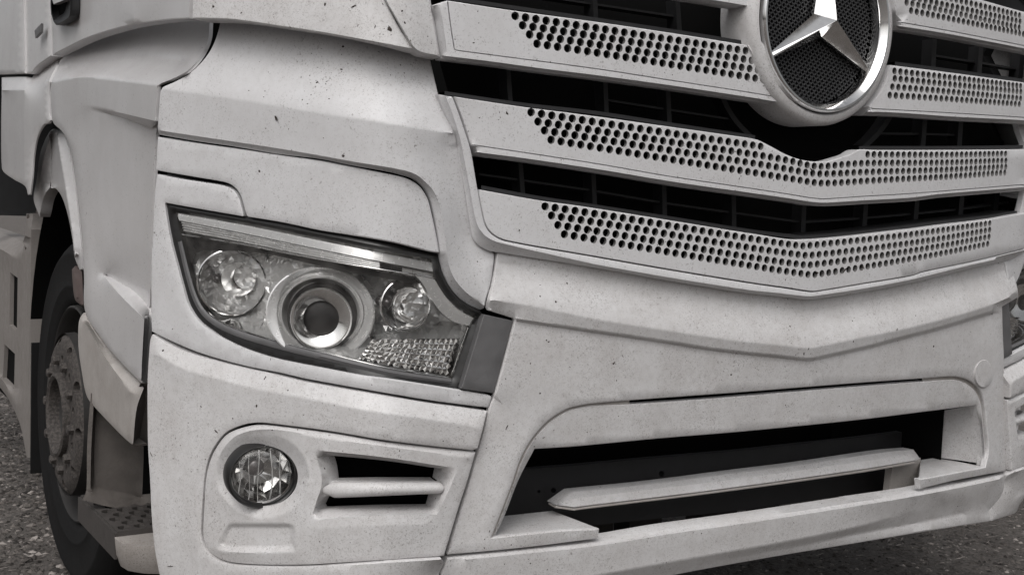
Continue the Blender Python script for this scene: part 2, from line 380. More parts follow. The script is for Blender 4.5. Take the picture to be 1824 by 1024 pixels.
def panel(name, outline, d=0.0, surf='F', creases=(), holes=(), step=15, seg=6, ring=2.2, rollm=0.0022, flange=0.022, mat='paint',
          parent=None, smooth=True, hole_d=None, hole_flange=None, angle=32, hole_seg=None, map3=None, coff=3.0, jit=0.0, hole_mat=None):
    """one pressed or moulded panel: face with its creases, rolled edge, and a return flange behind every edge"""
    OL = closed_loop(outline, d, seg, smooth)
    HL = []
    for h in holes:
        q = [tuple(p) if len(p) > 2 else ((p[0], p[1]) if hole_d is None else (p[0], p[1], hole_d)) for p in h]
        if len(q[0]) == 2: q = [(a, b, np.nan) for a, b in q]
        HL.append(resample(q, hole_seg or seg, True, smooth) if hole_seg != 0 else np.array(q))
    CL = [resample([tuple(p) if len(p) > 2 else (p[0], p[1], d) for p in c], seg, False, smooth) for c in creases]
    P, T, vv, loops = cdt(OL, HL, CL, step, ring, coff=coff)
    u = harmonic(P, T, vv, d)
    if jit:
        fr_ = np.isnan(vv); u = u+np.where(fr_, np.array([rnd.uniform(-jit, jit) for _ in u]), 0)
    if ring > 0:
        for i in set(loops[0]): u[i] -= rollm
    P3 = map3(P, u) if map3 else (onF(P, u) if surf == 'F' else onX(P, SX-u))
    a = P3[T]; nrm = np.cross(a[:, 1]-a[:, 0], a[:, 2]-a[:, 0]); flip = np.einsum('ij,ij->i', nrm, CC-a.mean(1)) < 0
    T = np.where(flip[:, None], T[:, ::-1], T)
    V = list(P3); Fc = [tuple(int(i) for i in t) for t in T]
    bset = {}
    for t in Fc:
        for i in range(3): bset[(t[i], t[(i+1) % 3])] = 1
    h0 = None
    for li, lp in enumerate(loops):
        if li == 1: h0 = len(Fc)
        fl = flange if li == 0 else (flange if hole_flange is None else hole_flange)
        if not fl: continue
        idx = list(dict.fromkeys(lp)); pts = P3[idx]
        inw = NB(pts[:, 0]) if surf == 'F' else np.tile([1.0, 0, 0], (len(pts), 1))
        b = len(V); V += list(pts+inw*fl); n = len(idx)
        for i in range(n):
            j = (i+1) % n
            if (idx[i], idx[j]) in bset: Fc.append((idx[j], idx[i], b+i, b+j))
            elif (idx[j], idx[i]) in bset: Fc.append((idx[i], idx[j], b+j, b+i))
    o = link(name, V, Fc, mat, parent, angle)
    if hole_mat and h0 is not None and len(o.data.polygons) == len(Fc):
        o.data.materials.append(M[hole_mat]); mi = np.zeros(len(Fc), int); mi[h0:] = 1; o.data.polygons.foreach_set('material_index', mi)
    return o
def strip(name, rails, mat, parent=None, surf='F', seg=8, angle=30, thick=0.0):
    """loft between traced rails of (x, y, d)"""
    n = max(2, int(max(np.sum(np.linalg.norm(np.diff(np.asarray(r)[:, :2], axis=0), axis=1)) for r in rails)/seg))
    R3 = []
    for r in rails:
        q = resample(r, 2.0, False); s = np.concatenate([[0], np.cumsum(np.linalg.norm(np.diff(q[:, :2], axis=0), axis=1))]); t = np.linspace(0, s[-1], n)
        q = np.stack([np.interp(t, s, q[:, k]) for k in range(3)], 1); R3.append(onF(q[:, :2], q[:, 2]) if surf == 'F' else onX(q[:, :2], SX-q[:, 2]))
    return loft3(name, R3, mat, parent, angle, thick, surf)
def loft3(name, R3, mat, parent=None, angle=30, thick=0.0, surf='F'):
    n = len(R3[0]); V = [p for r in R3 for p in r]; Fc = []
    for i in range(len(R3)-1):
        for k in range(n-1): Fc.append((i*n+k, i*n+k+1, (i+1)*n+k+1, (i+1)*n+k))
    a = np.array(V); q = Fc[len(Fc)//2]; nr = np.cross(a[q[1]]-a[q[0]], a[q[2]]-a[q[0]])
    if nr@(CC-a[q[0]]) < 0: Fc = [f[::-1] for f in Fc]
    if thick:
        m = len(V); inw = NB(a[:, 0]) if surf == 'F' else np.tile([1.0, 0, 0], (m, 1)); V += list(a+inw*thick)
        Fc2 = [tuple(i+m for i in f[::-1]) for f in Fc]; ed = {}
        for f in Fc:
            for i in range(4): ed[(f[i], f[(i+1) % 4])] = 1
        for (x, y) in list(ed):
            if (y, x) not in ed: Fc2.append((y, x, x+m, y+m))
        Fc += Fc2
    return link(name, V, Fc, mat, parent, angle)
MIRROR = []
def mirrored(objs):
    """the other half of a symmetric truck: every part copied with its mesh reflected in the centre plane"""
    mp = {}
    for o in objs:
        c = o.copy(); me = o.data.copy(); co_ = np.empty(len(me.vertices)*3); me.vertices.foreach_get('co', co_); co_[0::3] *= -1
        me.vertices.foreach_set('co', co_); me.flip_normals(); c.data = me; COL.objects.link(c); mp[o] = c
        if 'label' in c: del c['label']
    for o, c in mp.items():
        if o.parent in mp: c.parent = mp[o.parent]
    return mp

truck = bpy.data.objects.new('truck', None); COL.objects.link(truck)
truck['label'] = 'dirty white truck with perforated grille and chrome star emblem, standing on gravel'
truck['category'] = 'truck'
# ------------------------------------------------------------------ front corner (built once, mirrored for the far side)
LEFT = []
def L_(o): LEFT.append(o); return o
# --- upper corner cowl above and beside the headlight
A_out = ([(395, 22, -.07)] + tl(270, 0, [(735, 260, -.062), (715, 340, -.048), (690, 420, -.034), (640, 530, -.02), (580, 620, -.006), (500, 710, 0.002), (420, 780, .008), (330, 840, .016), (230, 890, .022), (120, 940, .026)])
    + tl(270, 150, [(98, 75, .026), (84, 240, .026), (70, 420, .024), (68, 500, .018), (85, 543, .004), (470, 610, .004), (900, 672, .004), (1360, 750, .004), (1807, 803, .004)])
    + tl(550, 150, [(450, 870, .004), (850, 940, .004), (1040, 985, .004), (1110, 1008, .004)])
    + [(745, 324, .004), (757, 336, .004), (766, 353, .004), (771.5, 373, .004), (776.6, 399, .004), (784, 450, .003)]
    + tl(550, 400, [(1398, 330, -.004), (1415, 440, -.012), (1460, 570, -.014), (1530, 690, -.016), (1620, 790, -.018), (1720, 860, -.018), (1807, 897, -.018)])
    + [(855, 551.5, -.018), (862, 548.5, -.006)]
    + tl(760, 420, [(625, 750, .0), (680, 520, .004), (715, 300, .0), (722, 190, -.01)])
    + [(866, 441, -.008), (850, 431, -.008), (842, 419, -.008)]
    + tl(760, 260, [(480, 900, -.008), (440, 650, -.004), (390, 370, 0.0), (325, 0, .002)])
    + tl(760, 100, [(325, 950, .004), (290, 830, .006), (210, 640, -.006), (150, 500, -.014), (122, 410, -.02), (100, 320, -.025), (60, 150, -.040), (30, 0, -.050)])
    + [(763, 82, -.056), (600, 50, -.066), (480, 28, -.070)])
A_cr = [tl(270, 150, [(112, 48, .028), (600, 118, .030), (1200, 210, .030), (1807, 298, .030)])[:-1] + tl(550, 150, [(0, 293, .030), (600, 383, .028), (1100, 463, .024), (1540, 527, .012)]),
        tl(270, 150, [(105, 500, .022), (600, 575, .022), (1200, 665, .022)]) + tl(550, 150, [(0, 745, .022), (500, 835, .022), (900, 900, .022), (1060, 935, .022), (1160, 975, .022)])
        + [(755, 322, .020), (770, 337, .018), (780, 356, .017), (786, 378, .016), (790, 402, .014), (796, 445, .008), (800, 474, .002), (812, 500, .0), (832, 522, -.002), (850, 535, -.004)],
        [(425, 80, -.030), (560, 104, -.036), (700, 128, -.036), (755, 140, -.034)]]
L_(panel('headlight_cowl', A_out, creases=A_cr, step=13, mat='paint_clean', parent=truck, flange=.014, angle=40))
# --- flap above the headlight
B_out = (tl(270, 150, [(68, 566), (470, 631), (940, 697), (1400, 767), (1807, 823)]) + tl(550, 150, [(450, 888), (850, 963), (1010, 1000)])
    + [(733, 322), (747, 332), (756, 343.5), (763, 358), (768, 378), (773.5, 402)] + tl(550, 400, [(1398, 290), (1393, 305), (1300, 292), (900, 193), (450, 113), (0, 43)])[:-1]
    + tl(270, 300, [(1807, 663), (1400, 577), (1036, 518), (1022, 500), (992, 400), (962, 300), (922, 230), (862, 178), (792, 148), (500, 97), (150, 37), (50, 18)]))
L_(panel('headlight_flap', [(x, y) for x, y in B_out], d=.004, step=16, mat='paint_clean', parent=truck, flange=.03))
# --- surround outboard of and below the headlight
C_out = (tl(270, 300, [(62, 62), (300, 110), (700, 172), (790, 192), (860, 222), (910, 272), (945, 342), (985, 500), (983, 514), (500, 431), (152, 368)])
    + [(294, 364), (297, 388), (302, 417), (308, 444), (315.5, 472), (326, 511), (337, 546), (356, 574), (379, 591.5)] + tl(250, 590, [(900, 82), (1100, 177), (1300, 248), (1500, 303), (1807, 365)])
    + tl(640, 540, [(0, 768), (400, 823), (1100, 933), (1395, 984)]) + [(876, 707), (869.6, 725.7)]
    + tl(760, 690, [(0, 130)]) + tl(250, 590, [(1807, 512), (1500, 442), (1200, 385), (900, 310), (600, 215), (350, 110), (200, 40), (125, 0)])
    + [(269.8, 560), (269.8, 516), (270.6, 450), (272.3, 433), (274, 383), (276.5, 341)])
L_(panel('headlight_surround', C_out, d=0.0, step=14, ring=2.0, mat='paint_clean', parent=truck, flange=.03, angle=45))
# --- bumper corner with the fog lamp opening
Einner = [(371.6, 817), (384, 791.7), (403, 769.6), (431.7, 757), (460, 752.5), (498, 755.4), (593, 768), (688, 783.8), (843, 801.5)]
D_out = (tl(250, 590, [(130, 33, .004), (300, 133, .004), (500, 223, .004), (800, 313, .004), (1100, 388, .004), (1400, 453, .004), (1807, 548, .004)])
    + tl(760, 690, [(0, 163, .004), (300, 203, .004), (648, 253, .004), (600, 450, .022), (547, 652, .022)])
    + [(843, 801.5, .02), (688, 783.8, .022), (593, 768, .022), (498, 755.4, .022), (460, 752.2, .022), (431.7, 756.5, .022), (403, 769, .022), (384, 791, .022), (371, 817, .022), (364, 849, .022), (360.6, 890, .022), (358, 946, .022), (360, 962, .022), (366, 977, .022), (379.5, 992, .022), (396, 1000.5, .022), (416, 1005, .022), (466, 1008, .022), (550, 1008, .022), (593, 1005.5, .022), (688, 999.5, .022), (786, 993.5, .022)]
    + tl(760, 854, [(188, 885, .006), (130, 1010, -.008)]) + [(799, 1050, -.012), (823, 1077, -.018), (808, 1105, -.014), (640, 1124, -.01), (500, 1128, -.012), (380, 1118, -.02), (320, 1092, -.02), (298, 1054, -.006)]
    + tl(250, 854, [(212, 1024, .0), (190, 930, .006), (150, 700, .01), (120, 350, .012), (105, 0, .012)]) + [(264, 800, .012), (263, 745, .012), (263, 681, .012), (265.6, 630, .008), (268, 605, .004)])
D_cr = [tl(250, 590, [(200, 255, .022), (440, 395, .027), (800, 500, .028), (1200, 610, .028), (1807, 722, .028)]) + tl(340, 700, [(950, 90, .026), (1300, 140, .024), (1580, 185, .022)], 3.1607),
        [(340, 1062, .016), (500, 1080, .016), (640, 1078, .016), (740, 1068, .0)]]
L_(panel('bumper_corner', D_out, creases=D_cr, step=14, mat='paint', parent=truck, flange=.05, angle=40))
# --- fog lamp bezel
r4 = lambda pts: tl(340, 700, pts, 3.1607)
fog_c = (468.2, 846.8)
def ell(c, rx, ry, rot=0, n=40, d=None):
    o = []
    for k in range(n):
        a = 2*math.pi*k/n; x, y = rx*math.cos(a), ry*math.sin(a); cr, sr = math.cos(rot), math.sin(rot)
        o.append((c[0]+x*cr-y*sr, c[1]+x*sr+y*cr) + (() if d is None else (d,)))
    return o
E_out = ([(847, 805, .014), (832, 857, .014), (816.5, 904, .014), (801.5, 953.6, .014), (790.5, 989, .014), (688, 996, .014), (593, 1002, .014), (550, 1004.5, .014), (466, 1004.5, .014), (417, 1001, .014), (398, 996.5, .014), (382.5, 988.5, .014), (369.5, 974.5, .014), (363.5, 960, .014), (362, 946, .014), (364.5, 890, .014), (367.5, 850, .014), (375, 819, .014), (387, 794.5, .014), (405, 773, .014), (433, 761, .014), (460, 756.5, .014), (498, 759.5, .014), (593, 772, .014), (688, 787.5, .014), (846, 804.5, .014)])
slot_u = r4([(752, 347), (1100, 380), (1402, 425), (1388, 492), (790, 495), (781, 430), (770, 390)])
slot_l = r4([(740, 590), (772, 575), (1370, 568), (1350, 645), (720, 656), (711, 640)])
E_cr = [r4([(690, 322, .020), (760, 326, .020), (1100, 362, .020), (1500, 424, .018), (1460, 530, .018), (1386, 682, .018), (1000, 690, .020), (700, 712, .020), (682, 690, .018), (706, 610, .014), (735, 520, .010), (728, 430, .012), (700, 350, .018)]),
        r4([(1385, 492, -.030), (1368, 568, -.030)]), r4([(735, 585, -.022), (785, 500, -.026)]),
        [(p[0], p[1], .020) for p in ell(fog_c, 83, 76, .1, 41)][0:41],
        r4([(120, 610, .020), (150, 380, .022), (240, 250, .026), (380, 205, .026), (560, 215, .024), (700, 245, .022), (1100, 300, .022), (1560, 360, .018)]),
        [(404, 934, .020), (408, 931, .020), (460, 931.5, .020), (520, 932, .020), (525, 936, .020), (527, 960, .020), (528, 982, .020), (460, 984, .022), (392, 981, .022), (384, 976, .020), (393, 956, .020), (404, 934, .020)],
        [(411, 939, .006), (460, 938.5, .006), (516, 939, .006), (518, 971, .008), (460, 972.5, .008), (398, 970, .008), (411, 939, .006)],
        [(560, 940, .022), (660, 936, .022), (760, 934, .020)]]
L_(panel('fog_lamp_bezel', E_out, creases=E_cr, holes=[ell(fog_c, 62.5, 54, .12, 44, d=-.004), [(x, y, -.030) for x, y in slot_u], [(x, y, -.030) for x, y in slot_l]],
      step=9, seg=5, mat='paint', parent=truck, flange=.05, hole_flange=.03, angle=42))
b = MB()
a0, a1 = r4([(742, 545), (1424, 529)]); q = [(a0[0]+(a1[0]-a0[0])*t, a0[1]+(a1[1]-a0[1])*t) for t in np.linspace(0, 1, 24)]
pth = onF(q, np.full(24, -.006)); up = np.array([0, 0, 1.0]); ring_n = 10; V = []; Fc = []
for i, p in enumerate(pth):
    e = min(1, (0.30+i/3), (23-i)/1.2+0.35); hh = (.0105+.0045*(1-i/23))*e
    for k in range(ring_n):
        a = 2*math.pi*k/ring_n; V.append(p+np.array([0, .016*math.cos(a)*e, 0])+up*hh*math.sin(a))
for i in range(23):
    for k in range(ring_n): Fc.append((i*ring_n+k, i*ring_n+(k+1) % ring_n, (i+1)*ring_n+(k+1) % ring_n, (i+1)*ring_n+k))
Fc += [tuple(range(ring_n))[::-1], tuple(23*ring_n+k for k in range(ring_n))]
b.add(V, Fc); L_(b.build('vent_bar', 'paint', truck, 60))
# --- grey reflector strip beside the headlight
L_(panel('reflector_strip', tl(640, 540, [(1335, 120), (1648, 187), (1440, 965), (1092, 917)]), d=.005, step=20, ring=1.5, rollm=.001, mat='plastic_grey', parent=truck, smooth=False, flange=.03))
# --- dark shell behind the shut lines
shell_px = [(300, 240), (420, 255), (700, 300), (790, 330), (812, 440), (880, 452), (930, 560), (890, 720), (860, 800), (800, 1000), (790, 1090), (420, 1090), (345, 1060), (300, 960), (292, 700), (296, 400)]

# ------------------------------------------------------------------ headlight
H_out = (tl(270, 300, [(150, 372), (500, 436), (985, 519), (1035, 525), (1400, 585), (1807, 671)]) + tl(550, 400, [(450, 118), (900, 198), (1300, 297), (1390, 318), (1394, 345), (1412, 442), (1457, 573), (1527, 693), (1617, 793), (1717, 863), (1800, 900)])
    + [(856, 555), (860, 559)] + tl(640, 540, [(1320, 122), (1080, 912), (1060, 918), (400, 818), (0, 763)]) + tl(250, 590, [(1807, 358), (1500, 296), (1300, 241), (1100, 170), (900, 76)])
    + [(381, 588), (359, 571.5), (340.5, 545), (329.5, 511), (319, 471), (311, 443), (305, 416), (300, 387), (297, 368)])
r3 = lambda pts: tl(260, 340, pts, 2.694)
H_in = r3([(143, 100), (500, 160), (900, 240), (1200, 297), (1372, 328), (1392, 408), (1442, 498), (1505, 560), (1585, 602), (1555, 652), (1468, 902), (1200, 862), (900, 792), (600, 717), (400, 652), (302, 592), (252, 522), (212, 402), (170, 230)])
head = L_(panel('headlight', H_out, d=-.012, holes=[[(x, y, -.020) for x, y in H_in]], creases=[[(x, y, -.008) for x, y in r3([(122, 80), (500, 145), (900, 222), (1200, 280), (1392, 315), (1412, 400), (1460, 485), (1520, 545), (1608, 592)])]],
      step=8, seg=5, ring=1.5, mat='seal', parent=truck, flange=.05, hole_flange=.014, angle=50))
def depth(name, px, dfun, mat, step=8, fl=0.0, holes=(), seg=5, smooth=True, creases=(), ang=32, jit=0.0):
    return L_(panel(name, px, d=dfun, step=step, seg=seg, ring=0, mat=mat, parent=head, flange=fl, holes=holes, smooth=smooth, creases=creases, angle=ang, jit=jit))
# bowl behind the lens: floor with draped facets
bowl = depth('reflector_housing', [(x, y, -.05) for x, y in H_in], -.05, 'chrome_dull', step=9, creases=[
    [(x, y, -.115) for x, y in r3([(215, 260), (500, 300), (900, 370), (1300, 440)])],
    [(x, y, -.135) for x, y in r3([(330, 520), (600, 600), (900, 700), (1100, 690), (1400, 640)])],
    [(x, y, -.13) for x, y in r3([(580, 300), (600, 450), (560, 640)])], [(x, y, -.16) for x, y in r3([(1010, 380), (1090, 470), (1110, 560), (1085, 700)])]], ang=0, jit=.0045)
# light strip along the top: polished band, fluted guide, dark segment
depth('light_strip', [(x, y, -.030) for x, y in r3([(146, 106), (500, 170), (900, 252), (1370, 345)])]+[(x, y, -.022) for x, y in r3([(1378, 388), (900, 293), (500, 210), (160, 142)])], -.030, 'strip_silver', step=6)
gl = MB()
for j in range(4):
    t0 = j/4; top = r3([(170, 146), (500, 213), (900, 297), (1120, 342)]); bot = r3([(185, 196), (500, 255), (900, 335), (1122, 376)])
    pts = [tuple(np.array(top[i])+(np.array(bot[i])-np.array(top[i]))*(t0+.125)) for i in range(4)]
    q = resample([(x, y, 0) for x, y in pts], 8, False); gl.tube(onF(q[:, :2], np.full(len(q), -.030)), .0022, 6)
L_(gl.build('light_guide', 'strip_silver', head, 60))
for k in range(5):
    x0, x1 = 1130+k*50, 1178+k*50; y0 = lambda x: 342+(x-1120)*0.205; h = 34
    depth('strip_segment', r3([(x0, y0(x0)+4), (x1, y0(x1)+4), (x1, y0(x1)+h), (x0, y0(x0)+h)]), -.036, 'plastic_black' if k < 2 else 'chrome_dull', step=6, fl=.004, smooth=False)
for nm, pts, r in (('trim_line', r3([(168, 208), (500, 262), (900, 340), (1385, 416)]), .0016), ('trim_line', r3([(170, 235), (212, 405), (255, 522), (305, 590), (400, 648), (600, 712), (900, 787), (1200, 857), (1462, 897), (1545, 655)]), .0014)):
    q = resample([(x, y, 0) for x, y in pts], 8, False); L_(MB().tube(onF(q[:, :2], np.full(len(q), -.028)), r, 6).build(nm, 'chrome', head, 60))
# curved polished blade at the inner end
depth('inner_blade', r3([(1290, 405), (1385, 425), (1440, 512), (1505, 572), (1576, 612), (1562, 650), (1480, 628), (1410, 575), (1360, 500), (1325, 440)]), -.028, 'strip_silver', step=7, fl=.02)
depth('upper_blind', r3([(180, 215), (500, 270), (900, 345), (1290, 420), (1300, 440), (1180, 425), (900, 375), (560, 300), (290, 285), (235, 300), (215, 395)]), -.045, 'steel_dark', step=8)
# reflectors: faceted bowls round a bulb
def FX(c):          # lamps look between straight ahead and square to the lens
    v = .55*NB(np.array([c[0]]))[0]+np.array([0, .45, 0]); return v/np.linalg.norm(v)
def reflector(cx, cy, R, d0, nfac, sx=1.12, bulb=(0, 0), flat=True):
    c = F1(cx, cy, d0); hx_ = FX(c); m = MB().lathe([(R, 0), (R*.99, .004), (R*.93, .012), (R*.80, .026), (R*.62, .040), (R*.40, .050), (R*.16, .055)], c, hx_, n=nfac, sx=sx, jit=.06)
    o = L_(m.build('reflector_bowl', 'silver', head, 0))
    L_(MB().lathe([(R*1.03, .004), (R*1.04, -.003), (R*1.0, -.004), (R*.985, .004)], c, hx_, n=48, sx=sx).build('reflector_rim', 'chrome', head, 40))
    bc = F1(cx+bulb[0], cy+bulb[1], d0-.012); L_(MB().lathe([(0.0001, -.012), (.008, -.010), (.0105, -.004), (.0105, .03)], bc, hx_, n=16).build('bulb', 'bulb', head, 60))
reflector(413, 503, .062, -.074, 22, 1.06, (-24, -7)); reflector(722, 543, .048, -.060, 18, 1.0, (-34, -5))
for cx, cy, R in ((424, 497, .034), (727, 543, .034)):      # inner polished cup of each reflector
    c = F1(cx, cy, -.078); L_(MB().lathe([(R, .006), (R*.97, .002), (R*.9, .008), (R*.7, .022), (R*.4, .031), (.0005, .034)], c, FX(c), n=36).build('reflector_cup', 'chrome', head, 40))
depth('lower_blade', [(x, y, -.062) for x, y in r3([(292, 553), (345, 596), (430, 622), (505, 688)])]+[(x, y, -.030) for x, y in r3([(596, 710), (400, 645), (306, 586)])], -.04, 'chrome', step=6, fl=.004)
# projector: polished bell, dark gap, inner ring, lens
pc = F1(571, 558, -.074); pax = FX(pc)
L_(MB().lathe([(.088, .012), (.0895, -.002), (.087, -.004), (.079, .003), (.071, .012)], pc, pax, n=64, sx=1.13, sz=.98).build('projector_bell', 'strip_silver', head, 50))
L_(MB().lathe([(.073, .010), (.070, .012), (.067, .006), (.062, .014), (.058, .034)], pc, pax, n=64, sx=1.08, sz=.98).build('projector_cone', 'chrome_dull', head, 30))
p2 = F1(572, 567, -.070)
L_(MB().lathe([(.066, .03), (.064, .012), (.058, .005)], p2, pax, n=64).build('projector_collar', 'seal', head, 50))
L_(MB().lathe([(.058, .03), (.0575, -.004), (.055, -.008), (.052, -.008), (.033, .001), (.031, .010)], p2, pax, n=64).build('projector_ring', 'chrome', head, 50))
L_(MB().lathe([(.0325, .008), (.030, .005), (.024, .003), (.016, .001), (.008, 0), (.0001, 0)], p2, pax, n=48).build('projector_lens', 'lens_dark', head, 70))
# fluted block low at the inner end
cg = [np.array(p) for p in r3([(1085, 712), (1510, 706), (1462, 890), (1015, 812)])]; nx, ny = 18, 6; fb = MB()
for i in range(nx):
    for j in range(ny):
        def bi(u, v): return (1-v)*((1-u)*cg[0]+u*cg[1])+v*((1-u)*cg[3]+u*cg[2])
        cq = onF([bi(i/nx, j/ny), bi((i+1)/nx, j/ny), bi((i+1)/nx, (j+1)/ny), bi(i/nx, (j+1)/ny)], np.full(4, -.048))
        tp = onF([bi((i+.5)/nx+rnd.uniform(-.003, .003), (j+.5)/ny+rnd.uniform(-.01, .01))], [-.048+rnd.uniform(.005, .010)])[0]
        fb.add(list(cq)+[tp], [(1, 0, 4), (2, 1, 4), (3, 2, 4), (0, 3, 4)])
L_(fb.build('fluted_block', 'chrome', head, 0))
bl = r3([(172, 240), (212, 402), (252, 522), (302, 592), (400, 652), (600, 717), (900, 792), (1200, 862), (1466, 902)])
bo = [(x+dx, y+dy) for (x, y), (dx, dy) in zip(bl, [(-7, 2), (-8, 3), (-8, 4), (-7, 7), (-4, 10), (-3, 11), (-2, 11), (-2, 10), (-1, 9)])]
L_(strip('lens_edge', [[(x, y, -.016) for x, y in bl], [((x+u)/2, (y+v)/2, -.009) for (x, y), (u, v) in zip(bl, bo)], [(x, y, -.014) for x, y in bo]], 'plastic_grey', head, angle=60))
L_(panel('lens_cover', [(x, y) for x, y in H_in], d=-.016, step=12, seg=6, ring=0, mat='glass', parent=head, flange=0))

# ------------------------------------------------------------------ fog lamp
fp = F1(*fog_c, -.012); fax = np.array([0.16, 1, 0.02])
fog = L_(MB().lathe([(.068, .03), (.0665, -.006), (.0635, -.010), (.059, -.006), (.058, .012)], fp, fax, n=56, sx=1.02, sz=.93).build('fog_lamp', 'seal', truck, 50))
L_(MB().lathe([(.058, .008), (.054, .020), (.044, .034), (.030, .044), (.012, .048)], fp, fax, n=14, sx=1.02, sz=.93, jit=.04).build('reflector_bowl', 'fog_silver', fog, 0))
L_(MB().lathe([(.0001, .008), (.012, .009), (.0165, .014), (.017, .035)], fp+np.array([-.012, 0, .014]), fax, n=20).build('bulb', 'bulb', fog, 60))
fl = MB(); nseg = 40
for k in (-5, -3, -1, 2, 4):      # vertical flutes moulded in the lens
    x0 = k*.0088; h = math.sqrt(max(0, .056**2-x0**2))*.93
    if h < .012: continue
    P = [fp+np.array([x0+.0015*math.sin(3*t+k), .006+.16*0, h*t]) - fax/np.linalg.norm(fax)*(.012*(1-(x0/.06)**2-(t*h/.06)**2)) for t in np.linspace(-.96, .96, 9)]
    fl.tube(P, .0008 if k % 2 else .0014, 5)
L_(fl.build('lens_flutes', 'silver', fog, 60))
L_(MB().lathe([(.060, -.002), (.055, -.008), (.045, -.012), (.030, -.0155), (.015, -.0175), (.0001, -.018)], fp, fax, n=48, sx=1.02, sz=.93).build('lens_cover', 'glass', fog, 70))
# ------------------------------------------------------------------ centre bumper
F_top = [(886, 446, -.009), (1060, 466, -.009), (1200, 492, -.009), (1340, 512, -.009), (1444, 524, -.009), (1540, 508, -.009), (1624, 492, -.009), (1723, 470, -.009), (1797, 455, -.009)]
arch = (tl(760, 854, [(692, 612), (930, 0)]) + tl(760, 690, [(990, 800), (1080, 620), (1180, 480), (1320, 340), (1500, 230), (1650, 190), (1807, 168)]) + tl(1024, 640, [(583, 438), (1200, 392), (1807, 348)])
    + tl(1524, 640, [(0, 253), (713, 203), (1000, 183), (1130, 193), (1240, 238), (1330, 328), (1380, 480), (1400, 700)]) + tl(1524, 800, [(1420, 0), (1390, 192)]))
F_out = (F_top + [(1806, 490, .0), (1813, 517, .018), (1814, 529, .010), (1800, 537, .009), (1785, 546, .009), (1786, 590, .010), (1788, 636, .010), (1789, 720, .004), (1791, 800, .0), (1791, 838, .0),
      (1700, 855, .004), (1638, 870, .004), (1636, 853, .006), (1700, 841, .006), (1754, 831, .004)]
    + [(x, y, .002) for x, y in arch[::-1][1:-1]] + [(874.6, 957, .004), (1000, 944, .006), (1067, 941, .006), (1065, 958, .004), (926, 975, .004), (797, 987, .0)]
    + [(x, y, .0) for x, y in tl(760, 854, [(262, 650), (352, 350), (452, 30)]) + tl(760, 690, [(547, 680), (662, 250), (712, 110)])]
    + [(882, 702, .010), (917, 571, .010), (915, 567, .010), (871, 553, .012)] + tl(760, 420, [(655, 770, .010), (672, 692, .022), (703, 560, .012), (748, 250, -.004)]))
_cl = tl(760, 420, [(975, 893), (1400, 957), (1807, 1017)]) + [(1130, 599), (1200, 609.5), (1260, 619), (1324, 627), (1385, 633), (1436, 638.6), (1448, 637.6), (1540, 617.6), (1600, 602), (1673, 583), (1730, 566), (1767, 555)]
F_cr = [[(x, y+4.5, .008) for x, y in _cl], [(x, y, .022) for x, y in tl(760, 420, [(720, 690), (1100, 748), (1807, 893)]) + [(1180, 587.5), (1250, 598), (1324, 608.5), (1400, 616), (1438, 620.4), (1450, 619.4), (1523, 603.7), (1624, 583), (1700, 563), (1760, 545), (1796, 530)]],
        [(x, y-1, .0175) for x, y in tl(760, 420, [(975, 893), (1400, 957), (1807, 1017)]) + [(1130, 599), (1200, 609.5), (1260, 619), (1324, 627), (1385, 633), (1436, 638.6), (1448, 637.6), (1540, 617.6), (1600, 602), (1673, 583), (1730, 566), (1767, 555)]],
        [(900, 470, -.008), (1060, 492, -.006), (1200, 518, -.006), (1340, 540, -.006), (1444, 553, -.006), (1540, 538, -.006), (1624, 521, -.006), (1723, 498, -.006), (1790, 480, -.006)]]
bumper = panel('bumper', F_out, creases=F_cr, step=15, seg=6, coff=2.5, mat='paint', parent=truck, flange=.012, angle=42)
# round tow-eye cover on the right
cap_c = tl(1524, 640, [(1377, 152)])[0]
MB_ = panel('tow_cover', ell(cap_c, 16.8, 25.5, .05, 30), d=.008, step=8, seg=5, ring=1.6, rollm=.003, mat='paint', parent=truck, flange=.01)
# --- arched intake frame
inner_edge = ([(880.5, 957)] + tl(760, 854, [(837, 378), (985, 0)]) + [(952, 799)] + tl(1024, 640, [(0, 930), (900, 845), (1807, 770)]) + tl(1524, 640, [(0, 650), (760, 556), (1285, 492), (1340, 700)]) + tl(1524, 800, [(1362, 0), (1372, 190)]))
arch_in = []
for i, p in enumerate(arch):
    pass
arch_in = (tl(760, 854, [(712, 612), (948, 0)]) + tl(760, 690, [(1012, 800), (1102, 625), (1200, 490), (1335, 358), (1510, 252), (1655, 212), (1807, 192)]) + tl(1024, 640, [(583, 480), (1200, 440), (1807, 392)])
    + tl(1524, 640, [(0, 292), (713, 237), (1000, 218), (1100, 226), (1200, 268), (1290, 350), (1345, 490), (1368, 700)]) + tl(1524, 800, [(1388, 0), (1378, 190)]))
H_frame = [(x, y, -.004) for x, y in arch_in] + [(x, y, -.010) for x, y in inner_edge[::-1]]
frame = panel('intake_frame', H_frame, step=14, seg=6, ring=1.5, mat='paint', parent=truck, flange=.02, angle=42)
# gutter behind the arched shut line (light at the ends, an open slot along the top)
def band(name, a, b, d, mat, parent):
    return panel(name, [(x, y) for x, y in a]+[(x, y) for x, y in b[::-1]], d=d, step=12, seg=6, ring=0, mat=mat, parent=parent, flange=0)
iL, iR = 9, 12
band('arch_gutter', arch[:10], arch_in[:10], -.008, 'paint_mud', truck)
band('arch_gutter', arch[iR+1:], arch_in[iR+1:], -.008, 'paint_mud', truck)
